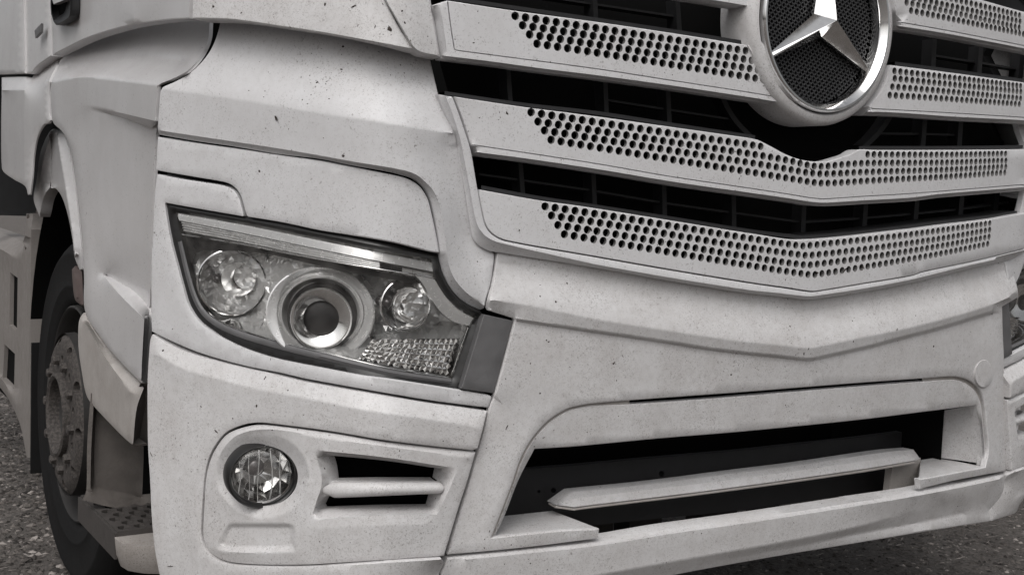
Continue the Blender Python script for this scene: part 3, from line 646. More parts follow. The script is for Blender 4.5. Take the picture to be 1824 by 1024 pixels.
# side walls of the opening (X planes), mirrored
wp = F1(1737, 721, -.010); wX = float(F1(1745, 770, -.010)[0])
q = onX(tl(1524, 640, [(955, 545), (915, 800), (880, 1050)]), wX-.01)
fr = onF([(1737, 721), (1746, 760), (1751.5, 826)], np.full(3, -.012))
wl = loft3('intake_side_wall', [fr, (fr+q)/2+np.array([.004, 0, 0]), q], 'paint', truck, 40)
mirrored([wl])
bw = MB().add([(wX-.014, float(q[0][1])-.002, .30), (wX-.014, .60, .30), (wX-.014, .60, .80), (wX-.014, float(q[0][1])-.002, .80)], [(0, 1, 2, 3)]).build('intake_dark_sheet', 'void', truck, 0); mirrored([bw])  # near-black sheets added past the side walls so the intake ends in darkness
# ledges at both ends of the sill: left one traced, right one its mirror
ZL = float(F1(1067, 941, .006)[2]); 
Lp = onZ([(874, 958.5), (1000, 945), (1067, 941), (984, 909), (897, 918.5), (882, 950)], ZL-.001)
Lp[0] = F1(876, 958, .004); Lp[0][2] = ZL-.001
m = MB(); n = len(Lp); top = [p for p in Lp]; bot = [p-np.array([0, -.004, .016]) for p in Lp]
m.add(top+bot, [tuple(range(n))] + [(i, (i+1) % n+0, (i+1) % n+n, i+n) for i in range(n)][0:n]); 
ld = m.build('intake_ledge', 'paint', truck, 30)
Rp = onZ([(1637, 851), (1653, 853.5), (1756, 832), (1700, 820), (1670, 814), (1640, 819)], ZL-.001); m = MB(); n = len(Rp)
m.add([p for p in Rp]+[p-np.array([0, -.004, .016]) for p in Rp], [tuple(range(n))[::-1]]+[((i+1) % n, i, i+n, (i+1) % n+n) for i in range(n)]); m.build('intake_ledge', 'paint', truck, 30)
# --- lower lip
G_top = tl(760, 854, [(222, 842), (1000, 762), (1807, 672)]) + tl(1024, 800, [(1000, 866), (1807, 752)]) + tl(1274, 800, [(900, 662), (1807, 517)]) + tl(1524, 800, [(0, 562), (700, 452), (1600, 268)])
G_bot = tl(1524, 800, [(1475, 762), (900, 853), (0, 1003)]) + [(1370, 992), (1200, 1023), (1000, 1064), (815, 1103)]
G_out = [(x, y, .002) for x, y in G_top] + tl(1524, 800, [(1588, 420, -.004), (1555, 525, -.010), (1430, 668, -.018)]) + [(x, y, -.014) for x, y in G_bot] + [(828, 1077, -.018), (803, 1050, -.010), (786, 1024, -.004)]
G_cr = [[(830, 996, .010), (926, 986.5, .012), (1060, 972, .012), (1190, 951, .012), (1324, 932, .012), (1574, 893, .012), (1700, 870, .010), (1780, 853, .008)],
        [(840, 1056, .004), (1000, 1034, .006), (1200, 999, .006), (1370, 969, .006), (1448, 954, .006), (1524, 938, .004), (1600, 917, -.002), (1680, 898, -.006)],
        [(850, 1070, -.006), (1000, 1046, -.006), (1200, 1012, -.006), (1370, 981, -.008), (1448, 966.9, -.010), (1524, 951, -.014), (1623.6, 933, -.019), (1715, 914, -.020)]]
lip = panel('bumper_lip', G_out, creases=G_cr, step=14, seg=6, mat='paint', parent=truck, flange=.05, angle=42)
# --- vane across the opening, crash beam, side plate behind
vt = [(986.6, 898)] + tl(760, 854, [(1550, 132)]) + tl(1024, 800, [(0, 452), (800, 371), (1807, 241)]) + tl(1274, 800, [(900, 166), (1807, 31)]) + tl(1524, 800, [(620, 2), (690, 97)])
vb = tl(1524, 800, [(640, 122), (0, 228)]) + tl(1274, 800, [(0, 438)]) + tl(1024, 800, [(0, 623)]) + tl(760, 854, [(1600, 303), (1380, 272)])
vane = panel('intake_vane', [(x, y, -.112) for x, y in vt]+[(x, y, -.094) for x, y in vb], step=12, seg=6, ring=1.5, mat='paint', parent=truck, flange=.03, creases=[[(1003, 893, -.102), (1030, 887, -.100), (1324, 851, -.100), (1574, 816, -.100), (1626, 808, -.102)]])
v2 = [(x, y+3.5) for x, y in vb]
panel('vane_lip', [(x, y+1.5) for x, y in vb[::-1]]+[(x, y+5.0) for x, y in vb], d=-.094, step=8, seg=6, ring=1.0, rollm=.001, mat='paint_mud', parent=truck, flange=.03)
beam_t = [(905, 838), (1024, 829), (1174, 815), (1324, 802), (1524, 780), (1700, 757)]
beam_b = [(1700, 850), (1524, 880), (1324, 908), (1024, 938), (890, 950)]
beam = panel('crash_beam', beam_t+beam_b, d=-.24, step=30, seg=15, ring=0, mat='plastic_black', parent=truck, flange=.02,
    holes=[ell((1178.5, 843.5), 5, 5.5, 0, 14), ell((986, 873), 4.5, 5, 0, 12), ell((960, 875), 3, 3.2, 0, 10), ell((1646, 788), 3.5, 5, 0, 12), ell((1632, 791), 3.5, 4.5, 0, 12)], smooth=False)
beam.data.materials[0] = M['beam']
sp_ = onF([(1590, 824), (1640, 815), (1636, 874), (1583, 884)], np.full(4, -.13))
m = MB(); m.add(list(sp_)+[p+np.array([0, .02, 0]) for p in sp_], [(3, 2, 1, 0), (4, 5, 6, 7), (0, 1, 5, 4), (1, 2, 6, 5), (2, 3, 7, 6), (3, 0, 4, 7)]); m.build('support_plate', 'paint_mud', truck, 30)
m = MB()
for (xx, zz, wd) in ((-.42, .36, .035), (-.25, .36, .03), (-.12, .37, .05), (.12, .37, .06), (.3, .36, .03)):
    m = MB().box((xx-wd, .36, zz-.13), (xx+wd, .42, zz+.13)); m.build('frame_bracket', 'steel_dark', truck, 30)

# ------------------------------------------------------------------ grille
gback = []
GB = [(700, -160), (900, -140), (1200, -110), (1480, -90), (1700, -110), (1845, -70), (1845, 330), (1820, 440), (1720, 480), (1440, 520), (1250, 480), (1000, 440), (872, 415), (852, 380), (800, 170), (760, 30)]
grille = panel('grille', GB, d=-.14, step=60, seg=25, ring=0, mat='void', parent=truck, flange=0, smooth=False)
HR = .0079
def hole_rows(rows, d, pitch, hr=HR, skip=()):
    """real round holes evenly spaced along each measured row of the plate"""
    out = []
    for ri, row in enumerate(rows):
        q = resample([(x, y, 0) for x, y in row], 3, False); P = onF(q[:, :2], np.full(len(q), d))
        s = np.concatenate([[0], np.cumsum(np.linalg.norm(np.diff(P, axis=0), axis=1))]); n = max(2, int(round(s[-1]/pitch))+1)
        for j, t in enumerate(np.linspace(0, s[-1], n)):
            c = np.array([np.interp(t, s, P[:, k]) for k in range(3)]); nb = NB(np.array([c[0]]))[0]; tx = np.array([nb[1], -nb[0], 0])
            ring_ = [c+hr*(math.cos(a)*tx+math.sin(a)*np.array([0, 0, 1])) for a in np.arange(12)*2*math.pi/12]
            out.append([tuple(p) for p in to_px(np.array(ring_))])
    return out
def pitch_of(a, b, d): P = onF([a, b], [d, d]); return float(np.linalg.norm(P[1]-P[0]))
PITCH = pitch_of((970.9, 367.6), (1024.4, 376.05), .03)/3
def slat(name, top, bottom, line, rows, d=.020, pitch=None, left=(), right=(), under=6.5, step=16, side=(), ubot=None):
    """one white slat: perforated face, lower bevel under the scribed line, underside"""
    fr = d+.002
    e_ = .020 if side else .002
    out = [(x, y, d) for x, y in top] + [(x, y, d-.001) for x, y in right] + [(x, y, d-.022) for x, y in bottom[::-1]] + [(x, y, d-e_) for x, y in left]
    q = resample([(x, y, 0) for x, y in line], 6, False)[:, :2]; tg = np.gradient(q, axis=0); nn = np.stack([-tg[:, 1], tg[:, 0]], 1); nn /= np.linalg.norm(nn, axis=1, keepdims=True)
    cr = [[(a, b_, dd) for a, b_ in q+nn*o_] for o_, dd in ((-1.1, d), (0, d-.005), (1.1, d+.0005))]
    ub = resample([(x, y, 0) for x, y in (ubot or bottom)], 5, False)[2:-2, :2]; cr += [[(x, y-under, d+.001) for x, y in ub]]
    if side: cr.append([(x, y, d+.0005) for x, y in side])
    hl = hole_rows(rows, d, pitch or PITCH) if rows else []
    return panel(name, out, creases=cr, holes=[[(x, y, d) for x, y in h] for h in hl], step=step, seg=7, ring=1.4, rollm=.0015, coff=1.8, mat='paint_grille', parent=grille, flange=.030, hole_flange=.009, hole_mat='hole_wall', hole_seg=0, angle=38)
# bottom slat with the outer frame corner
s3_top = [(853.5, 337.8), (856, 338.3)] + tl(760, 260, [(1190, 582)]) + tl(1040, 260, [(0, 651), (1000, 811), (1807, 941)]) + [(1430, 427)] + tl(1324, 320, [(1807, 531)]) + tl(1524, 320, [(900, 491), (1470, 421), (1780, 366)])
s3_bot = [(842, 421), (848, 432), (860, 441), (876, 448)] + tl(760, 420, [(780, 178), (1807, 345)]) + tl(1040, 400, [(1000, 620), (1807, 745)]) + [(1380, 527.5), (1436, 534), (1450, 533.6), (1540, 520), (1624, 504), (1723, 480), (1796, 463), (1818, 455), (1828, 448)]
s3_line = [(851, 336)] + tl(760, 260, [(600, 740), (640, 870), (720, 960), (860, 1020)]) + tl(760, 420, [(1807, 225)]) + tl(1040, 400, [(900, 482), (1807, 630)]) + [(1400, 513), (1444, 519.6), (1456, 519), (1540, 505), (1624, 491), (1643.5, 484.5), (1740, 464), (1822, 444)]
rows3 = [[(971, 367.6), (1100, 387), (1336.5, 425), (1428.6, 438.2), (1445, 437), (1592, 421.6), (1680, 410), (1763, 397.7)],
         [(982.5, 384), (1100, 402), (1330, 440.5), (1425.6, 454), (1442, 455), (1560, 441.5), (1680, 424.5), (1762.8, 409.7)],
         [(993.8, 401), (1100, 418), (1328, 457), (1430, 471.5), (1447, 471.5), (1560, 456.5), (1680, 437.5), (1761.8, 422)],
         [(1005.4, 417.4), (1100, 433.5), (1320, 470.5), (1440, 489), (1456, 488.5), (1560, 472), (1680, 451), (1759.4, 434.6)]]
hl = hole_rows(rows3, .02, PITCH)
ln = [(852.6, 345)] + s3_line[1:]
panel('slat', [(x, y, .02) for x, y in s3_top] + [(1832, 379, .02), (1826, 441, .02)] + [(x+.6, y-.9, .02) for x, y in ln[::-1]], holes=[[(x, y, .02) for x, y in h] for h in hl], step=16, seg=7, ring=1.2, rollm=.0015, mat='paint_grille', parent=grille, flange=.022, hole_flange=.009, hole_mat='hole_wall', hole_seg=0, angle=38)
fr_in = [(806, 172), (819, 206), (829, 235.5), (836, 257), (840.5, 275), (845.5, 305), (850.8, 336)] + ln[1:]
fr_out = [(780.5, 168.5), (785, 182), (795, 206), (808, 237.8), (814, 264), (825, 322), (833, 368), (839.7, 409)] + s3_bot
side_b = [(793, 171.5), (803, 195), (813, 224), (820, 249), (824, 268), (835, 326), (843, 370), (848, 393), (854, 408), (866, 421), (884, 430.5)]
ub = resample([(x, y-6.5, 0) for x, y in s3_bot[5:]], 6, False)[:-2, :2]
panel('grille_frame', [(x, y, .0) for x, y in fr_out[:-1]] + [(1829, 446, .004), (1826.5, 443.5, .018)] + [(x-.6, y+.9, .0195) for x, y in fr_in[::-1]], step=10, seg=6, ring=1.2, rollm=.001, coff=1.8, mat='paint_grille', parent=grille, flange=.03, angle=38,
      creases=[[(x, y, .0205) for x, y in side_b] + [(x, y, .0205) for x, y in ub if 892 < x < 1775]])
# middle slat, cut in an arc below the emblem
s2_top = [(808.6, 172.6), (932.7, 191)] + tl(1040, 100, [(0, 631), (1000, 771), (1807, 886)]) + [(1349, 249.3), (1373.8, 261.5), (1398.7, 275), (1423.6, 284), (1448.5, 288), (1473.4, 287.3), (1498, 280.6), (1515, 275), (1529, 267), (1560, 267.4), (1690, 267.2), (1824, 266), (1850, 265.5)]
s2_bot = [(841.5, 273)] + tl(760, 260, [(510, 100), (1000, 165), (1807, 285)]) + tl(1040, 260, [(1000, 430), (1807, 545)]) + [(1400, 359), (1445, 366), (1470, 367.5), (1540, 363.5), (1624, 358.5), (1673, 352.4), (1824, 340), (1840, 338)]
s2_line = [(842, 258.5), (859.6, 261)] + tl(760, 260, [(1807, 190)]) + tl(1040, 260, [(900, 325), (1807, 460)]) + [(1400, 345.5), (1450, 353.5), (1470, 354.5), (1540, 350), (1624, 345), (1824, 329)]
rows2 = [[(946, 200.4), (1206, 239.5), (1355, 261)], [(1545.6, 275.4), (1680, 276), (1791.3, 274)],
         [(958.4, 217), (1206, 255), (1338, 274.6), (1403.7, 286), (1440, 294.5), (1464, 297), (1500, 293.6), (1541.5, 291), (1680, 290), (1791.8, 286.5)],
         [(970, 232.8), (1206, 270), (1348, 292), (1400, 301), (1444, 308.6), (1470, 310), (1537, 307), (1680, 303), (1791.6, 297.5)],
         [(981.6, 249.4), (1206, 286), (1344, 308), (1408.7, 318.6), (1455, 326), (1482.6, 326.3), (1569.7, 321), (1680, 315.5), (1789.7, 307.8)]]
slat('slat', s2_top, s2_bot, s2_line, rows2, left=[(838, 258), (831.5, 236), (821.5, 206), (812, 182)], right=[(1848, 300)])
# upper slats, left and right of the emblem
s1_top = tl(760, 0, [(60, 60), (215, 12), (238, 13), (860, 108), (1807, 237)]) + tl(1040, 0, [(1000, 367), (1745, 487)])
s1_bot = [(785, 105.5)] + tl(760, 0, [(700, 702), (1200, 771), (1807, 846)]) + tl(1040, 100, [(900, 350), (1807, 486)]) + [(1380, 187.5), (1424, 193.5)]
s1_line = tl(760, 0, [(225, 30), (260, 300), (298, 536), (340, 546), (1807, 740)]) + tl(1040, 0, [(900, 860), (1807, 1000)]) + [(1398, 176.4)]
rows1 = [[(917.7, 29), (1060, 50.5), (1206, 72.5), (1328, 91)], [(931, 45.7), (1060, 65), (1206, 87.5), (1338.6, 108)], [(943.5, 62), (1060, 79.5), (1206, 102.5), (1349.4, 125)], [(956.7, 78.5), (1060, 94), (1206, 117), (1359, 142)]]
slat('slat', s1_top, s1_bot, s1_line, rows1, left=[(783, 92), (778, 66), (772, 34)], right=[(1352, 118), (1378, 154)], side=[(783, 8), (791, 55), (797, 98)])
s1r_top = [(1584, 116.2), (1690, 129.5), (1824, 147.5), (1858, 152)]; s1r_bot = [(1536, 205.5), (1600, 207.5), (1690, 214), (1824, 221), (1856, 223)]
slat('slat', s1r_top, s1r_bot, [(1556, 194), (1690, 201.5), (1824, 209.7), (1850, 211.5)], [[(1593.4, 127), (1700, 139.5), (1818, 153.6)], [(1594, 140.3), (1700, 151.5), (1818.4, 164)], [(1589.6, 155), (1700, 164.5), (1818, 175.8)], [(1585, 170), (1700, 177.5), (1815.7, 186)]], left=[(1548, 190), (1574, 155)], right=[(1858, 190)], step=14)
s0r_top = [(1592, -40), (1690, -14), (1740, -1.5), (1824, 22), (1862, 32)]; s0r_bot = [(1594, 52), (1690, 67.5), (1824, 93), (1860, 100)]
slat('slat', s0r_top, s0r_bot, [(1606, 40.7), (1690, 55.5), (1824, 82), (1852, 88)], [[(1605, -23), (1700, -.4), (1816, 28)], [(1608, -7.5), (1700, 13), (1817, 39)], [(1615, 5), (1700, 23.5), (1815.4, 49.8)], [(1623, 19.6), (1700, 35.5), (1823, 61.4)]], left=[(1594, 20)], right=[(1862, 70)], step=14)
sh = lambda pts, dx, dy: [(x+dx, y+dy) for x, y in pts]
s0_bot = [(768, -66), (876, -58), (1060, -27.5), (1227.6, 0), (1337, 18), (1356, 21)]
slat('slat', [(760, -150), (890, -136), (1060, -112), (1206, -90), (1340, -70), (1356, -66)], s0_bot, [(790, -75), (1060, -44), (1227, -16), (1345, 3)], [sh(r, -4, -170) for r in rows1], left=[(764, -100)], right=[(1356, -20)], step=16)
# --- dark bars inside the slots
def slot_bar(name, pts, d, r_px, deep=.03, mat='plastic_black'):
    q = resample([(x, y, 0) for x, y in pts], 12, False); P = onF(q[:, :2], np.full(len(q), d)); T_ = np.gradient(q[:, :2], axis=0); T_ /= np.linalg.norm(T_, axis=1, keepdims=True)
    nn = np.stack([-T_[:, 1], T_[:, 0]], 1)*r_px; a = onF(q[:, :2]+nn, np.full(len(q), d)); b_ = onF(q[:, :2]-nn, np.full(len(q), d))
    return loft3(name, [a+np.array([0, deep, 0]), a, b_, b_+np.array([0, deep, 0])], mat, grille, 20)
D0 = -.075
for x0, y0, x1, y1 in ((1078, 138, 1081, 208), (1190, 158, 1193, 226), (1648, 212, 1644, 264), (1712, 214, 1709, 264), (927, 288, 932, 350), (1057, 306, 1060, 372), (1183, 326, 1184.5, 392), (1307, 344, 1308, 412), (1433, 360, 1430, 428), (1543, 362, 1539, 418), (1634, 358, 1630, 407), (1714, 350, 1710, 398), (1777, 343, 1772, 390),
        (1059, -20, 1062, 42), (1207, 0, 1211, 62), (1665, 70, 1662, 126), (1748, 82, 1744, 136), (1822, 96, 1817, 146), (905, 118, 910, 190)):
    slot_bar('slot_upright', [(x0, y0), (x1, y1)], D0, 4.0)
for pts in ([(1085, 179), (1200, 197), (1305, 213)], [(1569, 238), (1646, 239), (1710, 241)], [(853, 310), (922, 320), (1052, 339), (1181, 361), (1305, 378.7), (1429, 396)], [(1433, 396), (1535, 389), (1627, 381), (1708, 373), (1820, 358)], [(800, -32), (1040, 5), (1206, 30)], [(1667, 99.6), (1744, 112), (1824, 125)]):
    slot_bar('slot_rail', pts, D0-.008, 1.8)
for pts in ([(1285, 168), (1296, 192), (1313, 218), (1340, 246)], [(1588, 204), (1578, 221), (1562, 241), (1540, 262)]):
    slot_bar('slot_arc', pts, D0, 4.2)
for pts in ([(792, 166), (932, 186.5), (1060, 201), (1206, 223.5), (1345, 244.5)], [(1530, 263.5), (1690, 263.5), (1822, 262)], [(857, 333.5), (957, 352), (1060, 367.5), (1206, 390.5), (1340, 412), (1430, 423)], [(1430, 423), (1524, 415.5), (1673, 397), (1768, 386), (1812, 379)], [(800, -3), (1060, 35), (1206, 57), (1330, 77)], [(1594, 113.5), (1690, 126), (1822, 144)]):
    slot_bar('slot_sill', pts, .000, 3.2, .08)
# --- emblem
EC = onY([(1472.5, 39.5)], -.048)[0]; RC = .186
ER = RC
eh = MB().lathe([(RC+.029, .09), (RC+.029, .016), (RC+.026, .006), (RC+.020, .000), (RC+.010, -.002), (RC+.004, .004), (RC+.002, .03)], EC, n=96).build('emblem_housing', 'paint', truck, 40)
ch = MB().lathe([(RC+.003, .02), (RC+.002, -.006), (RC-.001, -.010), (RC-.005, -.010), (RC-.015, .000), (RC-.0175, .004), (RC-.018, .03)], EC, n=96).build('emblem_ring', 'chrome', truck, 40)
st = MB(); tip_r, in_r, hgt = RC-.012, .030, .040
for k in range(3):
    a = math.radians(90+120*k); dv = np.array([math.cos(a), 0, math.sin(a)]); 
    l_ = math.radians(90+120*k+60); r_ = math.radians(90+120*k-60); lv = np.array([math.cos(l_), 0, math.sin(l_)]); rv = np.array([math.cos(r_), 0, math.sin(r_)])
    c = EC+np.array([0, .012, 0]); apex = c+np.array([0, -hgt, 0]); nrm = np.array([-dv[2], 0, dv[0]])
    tip = c+dv*tip_r+np.array([0, -.004, 0]); ti = [c+dv*tip_r+nrm*.005, c+dv*tip_r-nrm*.005]; il = c+lv*in_r; ir = c+rv*in_r
    bk = np.array([0, .008, 0]); tip2 = c+dv*(tip_r+.003)
    v = [apex, tip, ti[0], il, ti[1], ir, ti[0]+bk, il+bk, ti[1]+bk, ir+bk]
    st.add(v, [(0, 3, 2, 1), (0, 1, 4, 5), (3, 7, 6, 2), (5, 4, 8, 9), (2, 6, 8, 4), (1, 2, 4)])
star = st.build('emblem_star', 'chrome', truck, 0)
net = MB(); R_ = RC-.02
for s in range(-22, 23):
    o_ = s*.0096
    if abs(o_) > R_: continue
    h = math.sqrt(R_*R_-o_*o_)
    for ang in (38, -52):
        a = math.radians(ang); u = np.array([math.cos(a), 0, math.sin(a)]); v_ = np.array([-math.sin(a), 0, math.cos(a)]); p = EC+np.array([0, .030, 0])+v_*o_
        net.bar(p-u*h, p+u*h, np.array([0, .003, 0]), v_*.0012)
net.build('emblem_net', 'net_grey', truck, 0)
MB().lathe([(.0001, .06), (RC, .06), (RC, .02)], EC, n=48).build('emblem_backing', 'void', truck, 40)
# white shoulder joining slat and emblem on the left
panel('emblem_shoulder', [(1337, 19, .0), (1354, 14, .012), (1358, 4, .03), (1362, 40, .034), (1366, 80, .036), (1376, 112, .036), (1392, 150, .036), (1406, 170, .034), (1424, 190, .026), (1404, 176, .026), (1378, 154, .028), (1352, 118, .026), (1331, 82, .022), (1328, 78, -.03), (1325, 50, -.04), (1326, 26, -.03)], step=9, seg=5, ring=1, mat='paint', parent=truck, flange=.02, angle=50)

# ------------------------------------------------------------------ upper cab corner above the cowl
U_out = [(343, 34, .085), (414.5, 36.5, .085), (502.4, 49, .075), (570, 59, .060), (650, 73.5, .042), (739, 90, .018), (716, 58, .020), (699, 28, .022), (683, -4, .024), (664, -60, .03), (650, -170, .04), (480, -190, .08), (346, -180, .085)]
L_(panel('corner_deflector', U_out, step=22, seg=8, ring=2.5, rollm=.004, mat='paint', parent=truck, flange=.05))
V_out = [(684, -3, .030), (701, 28, .030), (718, 57, .028), (741, 90.5, .024), (784, 102.5, .012), (776, 52, .012), (766, -4, .012), (752, -90, .012), (736, -170, .012), (655, -170, .04), (667, -60, .034)]
L_(panel('corner_panel', V_out, step=16, seg=8, ring=2.5, rollm=.006, mat='paint', parent=truck, flange=.05))
mirrored(LEFT)
# ------------------------------------------------------------------ flank
FLANK = []
def S_(name, out, **k):
    k.setdefault('mat', 'paint_side'); k.setdefault('parent', truck); k.setdefault('step', 12); k.setdefault('flange', .03); o = panel(name, out, surf='S', **k)
    if name in ('door', 'cab_side', 'cab_rear_trim', 'fender', 'fender_rear'): FLANK.append(o)
    return o
door = S_('door', [(94.5, 99), (116, 88), (149.4, 71.5), (182.6, 59.5), (232, 46), (300, 36), (338, 33.5), (340, 0), (342, -180), (93, -180), (92, 0)], d=-.015, creases=[[(230, -170, -.011), (236, 0, -.011), (240, 38, -.011)]], step=18)
S_('cab_side', [(46.5, 131.2), (56.5, 132.5), (66, 119.5), (92.5, 100), (90.5, 0), (90, -180), (43, -180), (44.5, 0)], d=-.018, step=10)
S_('cab_rear_trim', [(3, 133), (45, 131.2), (43, 0), (41.5, -180), (-60, -180), (-40, 134)], d=-.012, step=10)
hd = S_('door_handle', [(90, -40), (89.8, 0), (91, 22), (95, 38), (100, 45), (105, 43.5), (122.5, 33), (126, 25), (127, 0), (127, -40)], d=.012, holes=[[(96, 12, -.02), (117, 4, -.02), (113, 20, -.02), (103, 27, -.02), (97, 23, -.02)]], step=6, seg=4, ring=1.4, rollm=.004, mat='plastic_black', flange=.02, parent=door)
S_('handle_pull', [(93, -38), (93.5, 2), (96, 9), (116, 1), (122, -4), (122, -38)], d=.020, step=8, seg=4, ring=1.4, rollm=.004, flange=.01, parent=door)
S_('handle_recess', [(90, -20), (91, 26), (100, 44), (124, 30), (126, -20)], d=-.012, step=10, ring=0, mat='void', flange=0, parent=door)
S_('badge', [(61.4, 55), (73.5, 42), (73, 58), (63, 68.5)], d=.002, step=4, seg=3, ring=1, rollm=.001, mat='plastic_grey', flange=.006, smooth=False)
FO = [(375.4, 38, -.10), (373, 70, -.08), (363, 95, -.065), (348, 116, -.038), (331, 131, -.018), (306.5, 143.3, -.006), (282.5, 152.5, 0), (280.5, 185, 0), (278.5, 216, 0), (280, 224, -.026), (279.5, 246, -.028), (277, 300, -.028),
      (274, 383, -.028), (271, 450, -.028), (269.6, 516, -.032), (268.6, 548, -.038), (268, 562, -.034), (264.8, 620, -.03), (263, 680, -.03), (253.5, 681.5, .002), (249, 679, .004), (212.5, 641.5, .004), (181, 603, .003), (152, 555, 0),
      (149.6, 491.5, 0), (147.4, 441, 0), (143, 393, 0), (138, 350, 0), (133, 312, 0), (126.5, 270, 0), (120, 250, 0), (110, 233.5, 0), (97, 222, 0), (93.5, 215, 0), (91.5, 205, 0), (91.5, 148, 0), (104, 119.5, -.03), (108.5, 96, -.06), (116, 78, -.07), (149, 61, -.085), (183, 49, -.095), (232, 36, -.10), (300, 26, -.10)]
S_('fender', FO, step=10, seg=5, angle=40, flange=.005, creases=[[(281, 152, .0), (216, 144, .0), (158, 138.5, .0), (116, 141.5, .0), (93, 147.5, .0)], [(277, 216, .0), (220, 202.5, .0), (161, 189.5, -.001), (126, 186.5, -.001)],
      [(279, 234, -.027), (225, 213, -.016), (166, 196, -.004)], [(184, 491, -.014), (215, 527, -.002), (257, 568, .006)], [(190, 490, -.022), (238, 518, -.032), (266, 547, -.037)], [(257, 569, .006), (254, 620, .005), (251.5, 677, .004)],
      [(325, 110, -.055), (250, 100, -.06), (160, 108, -.05), (118, 120, -.04)]])
S_('fender_rear', [(3, 138, -.02), (45, 137, -.02), (57, 139, -.03), (66, 126, -.05), (93, 106, -.06), (106.5, 100, -.06), (102, 119.5, -.03), (89.5, 147, 0), (89, 205, 0), (91, 214, 0), (88, 220, 0), (79.7, 222.5, 0), (71.4, 234, 0), (64.8, 252, 0), (59.8, 282, 0), (57.5, 316, 0), (54, 347, 0), (49.8, 347, 0), (45, 332, 0), (25, 320, 0), (6.6, 306.6, 0), (3, 298, 0), (2, 220, 0), (3, 165, 0)],
   step=8, seg=4, angle=40, flange=.004, coff=1.5, creases=[[(6, 161, .004), (43, 160.5, .004)], [(44, 164, .004), (43, 250, .004), (44, 322, .003)]])
S_('arch_trim', [(97, 229), (90, 233), (80, 250), (71.4, 275), (65, 320), (60, 355), (70.6, 386), (73, 378), (78, 355), (84.7, 341.5), (90.5, 335), (99.6, 336.5), (108, 346.5), (116, 366), (123, 393), (129.5, 429.5), (133, 458), (142, 481), (148, 480), (146.4, 441), (142, 393), (137, 350), (132, 312), (125.5, 271), (119, 251), (109, 235)], d=-.045, step=7, seg=4, ring=1.5, angle=40, coff=1.5,
   creases=[[(102, 240, -.036), (109, 285, -.032), (118, 340, -.032), (127, 400, -.032), (134, 455, -.034)], [(92, 240, -.05), (91, 300, -.055), (90.5, 332, -.06)], [(88, 245, -.04), (76, 290, -.038), (69, 345, -.04)]])
S_('side_marker', [(128, 480), (134, 473.5), (148, 482), (151, 545), (146, 545), (134, 534), (129.5, 505)], d=-.05, step=6, seg=4, ring=2, rollm=.006, mat='marker', flange=.03, creases=[[(136, 493, -.046), (137, 530, -.046)]])
S_('step_guard', [(149, 557, -.010), (142.5, 566, -.006), (139.5, 583, 0), (140, 620, 0), (146, 664, 0), (152.8, 699.6, 0), (160, 714.6, 0), (207.5, 766, 0), (235.8, 791.5, 0), (248, 794, -.04), (256, 750, -.04), (261, 723, -.04), (259.5, 689, -.03), (251, 682, -.008), (212, 645, -.010), (181, 607, -.010)], step=8, seg=5, mat='paint_mud', angle=38,
   creases=[[(237, 789, .002), (243.5, 727, .002), (256, 691, .0)], [(152, 575, .004), (190, 640, .006), (235, 700, .006)]])
S_('step_well', [(162, 700, 0), (157, 760, 0), (155, 800, 0), (153.5, 874, 0), (147, 890, -.03), (200, 903, -.03), (330, 915, -.03), (330, 690, 0), (200, 690, 0)], step=9, seg=5, ring=0, flange=0, mat='well', creases=[[(167, 716, -.004), (162.5, 800, -.004), (161, 868, -.006)], [(172, 716, .02), (168, 800, .02), (168, 868, .012), (250, 885, .012)]], angle=60, map3=lambda P, u: onY(P, 1.075+u))
S_('gap_dark_sheet', [(365, 20), (400, 20), (400, 100), (340, 140), (290, 165), (288, 250), (270, 250), (275, 140)], d=-.16, step=30, ring=0, mat='void', flange=0)  # near-black sheet added behind the fender gap to stand for its shade
# step: frame, honeycomb tread, edge trim, corner block
ZT = .349
def plate(name, out, holes, z, th, mat, parent, step=20):
    """flat plate lying in the ground plane direction, measured in millimetres"""
    P, T, vv, loops = cdt(np.array([(x, y, 0.0) for x, y in out]), [np.array([(x, y, 0.0) for x, y in h]) for h in holes], [], step, 0)
    V = [(x/1000, y/1000, z) for x, y in P]; n = len(V); V += [(x, y, z-th) for x, y, z in V]; Fc = []
    for t in T:
        a = P[t]; s = (a[1, 0]-a[0, 0])*(a[2, 1]-a[0, 1])-(a[2, 0]-a[0, 0])*(a[1, 1]-a[0, 1]); t = tuple(int(i) for i in (t if s > 0 else t[::-1])); Fc += [t, tuple(i+n for i in t[::-1])]
    for lp in loops:
        for i in range(len(lp)): Fc.append((lp[i], lp[(i+1) % len(lp)], lp[(i+1) % len(lp)]+n, lp[i]+n))
    return link(name, V, Fc, mat, parent, 30)
step = MB().bar((-1.10, .845, .300), (-1.10, 1.20, .300), (.135, 0, 0), (0, 0, .012)).build('step', 'well', truck, 30)
hx = []
for i in range(8):
    for j in range(9):
        cx, cy = -1226+i*36+(18 if j % 2 else 0), 868+j*38
        if cx > -985 or cy > 1180: continue
        hx.append([(cx+14.5*math.cos(a)*(1+.12*math.sin(3*a+i)), cy+17.5*math.sin(a)) for a in np.arange(6)*math.pi/3+.2])
plate('step_tread', [(-1246, 842), (-960, 842), (-960, 1200), (-1246, 1200)], hx, ZT+.004, .014, 'step_plastic', step, 24)
MB().box((-1.24, .85, .3125), (-.97, 1.19, .315)).build('tread_dark_sheet', 'void', step, 0)  # near-black slab added under the tread: shade seen through its holes
MB().box((-1.252, .842, .290), (-1.246, 1.20, ZT)).build('step_edge_trim', 'step_plastic', step, 30)
V = []; Fc = []
cs = [(-1.252, .840), (-1.246, .800), (-1.22, .765), (-1.17, .735), (-1.10, .715), (-.96, .70)]
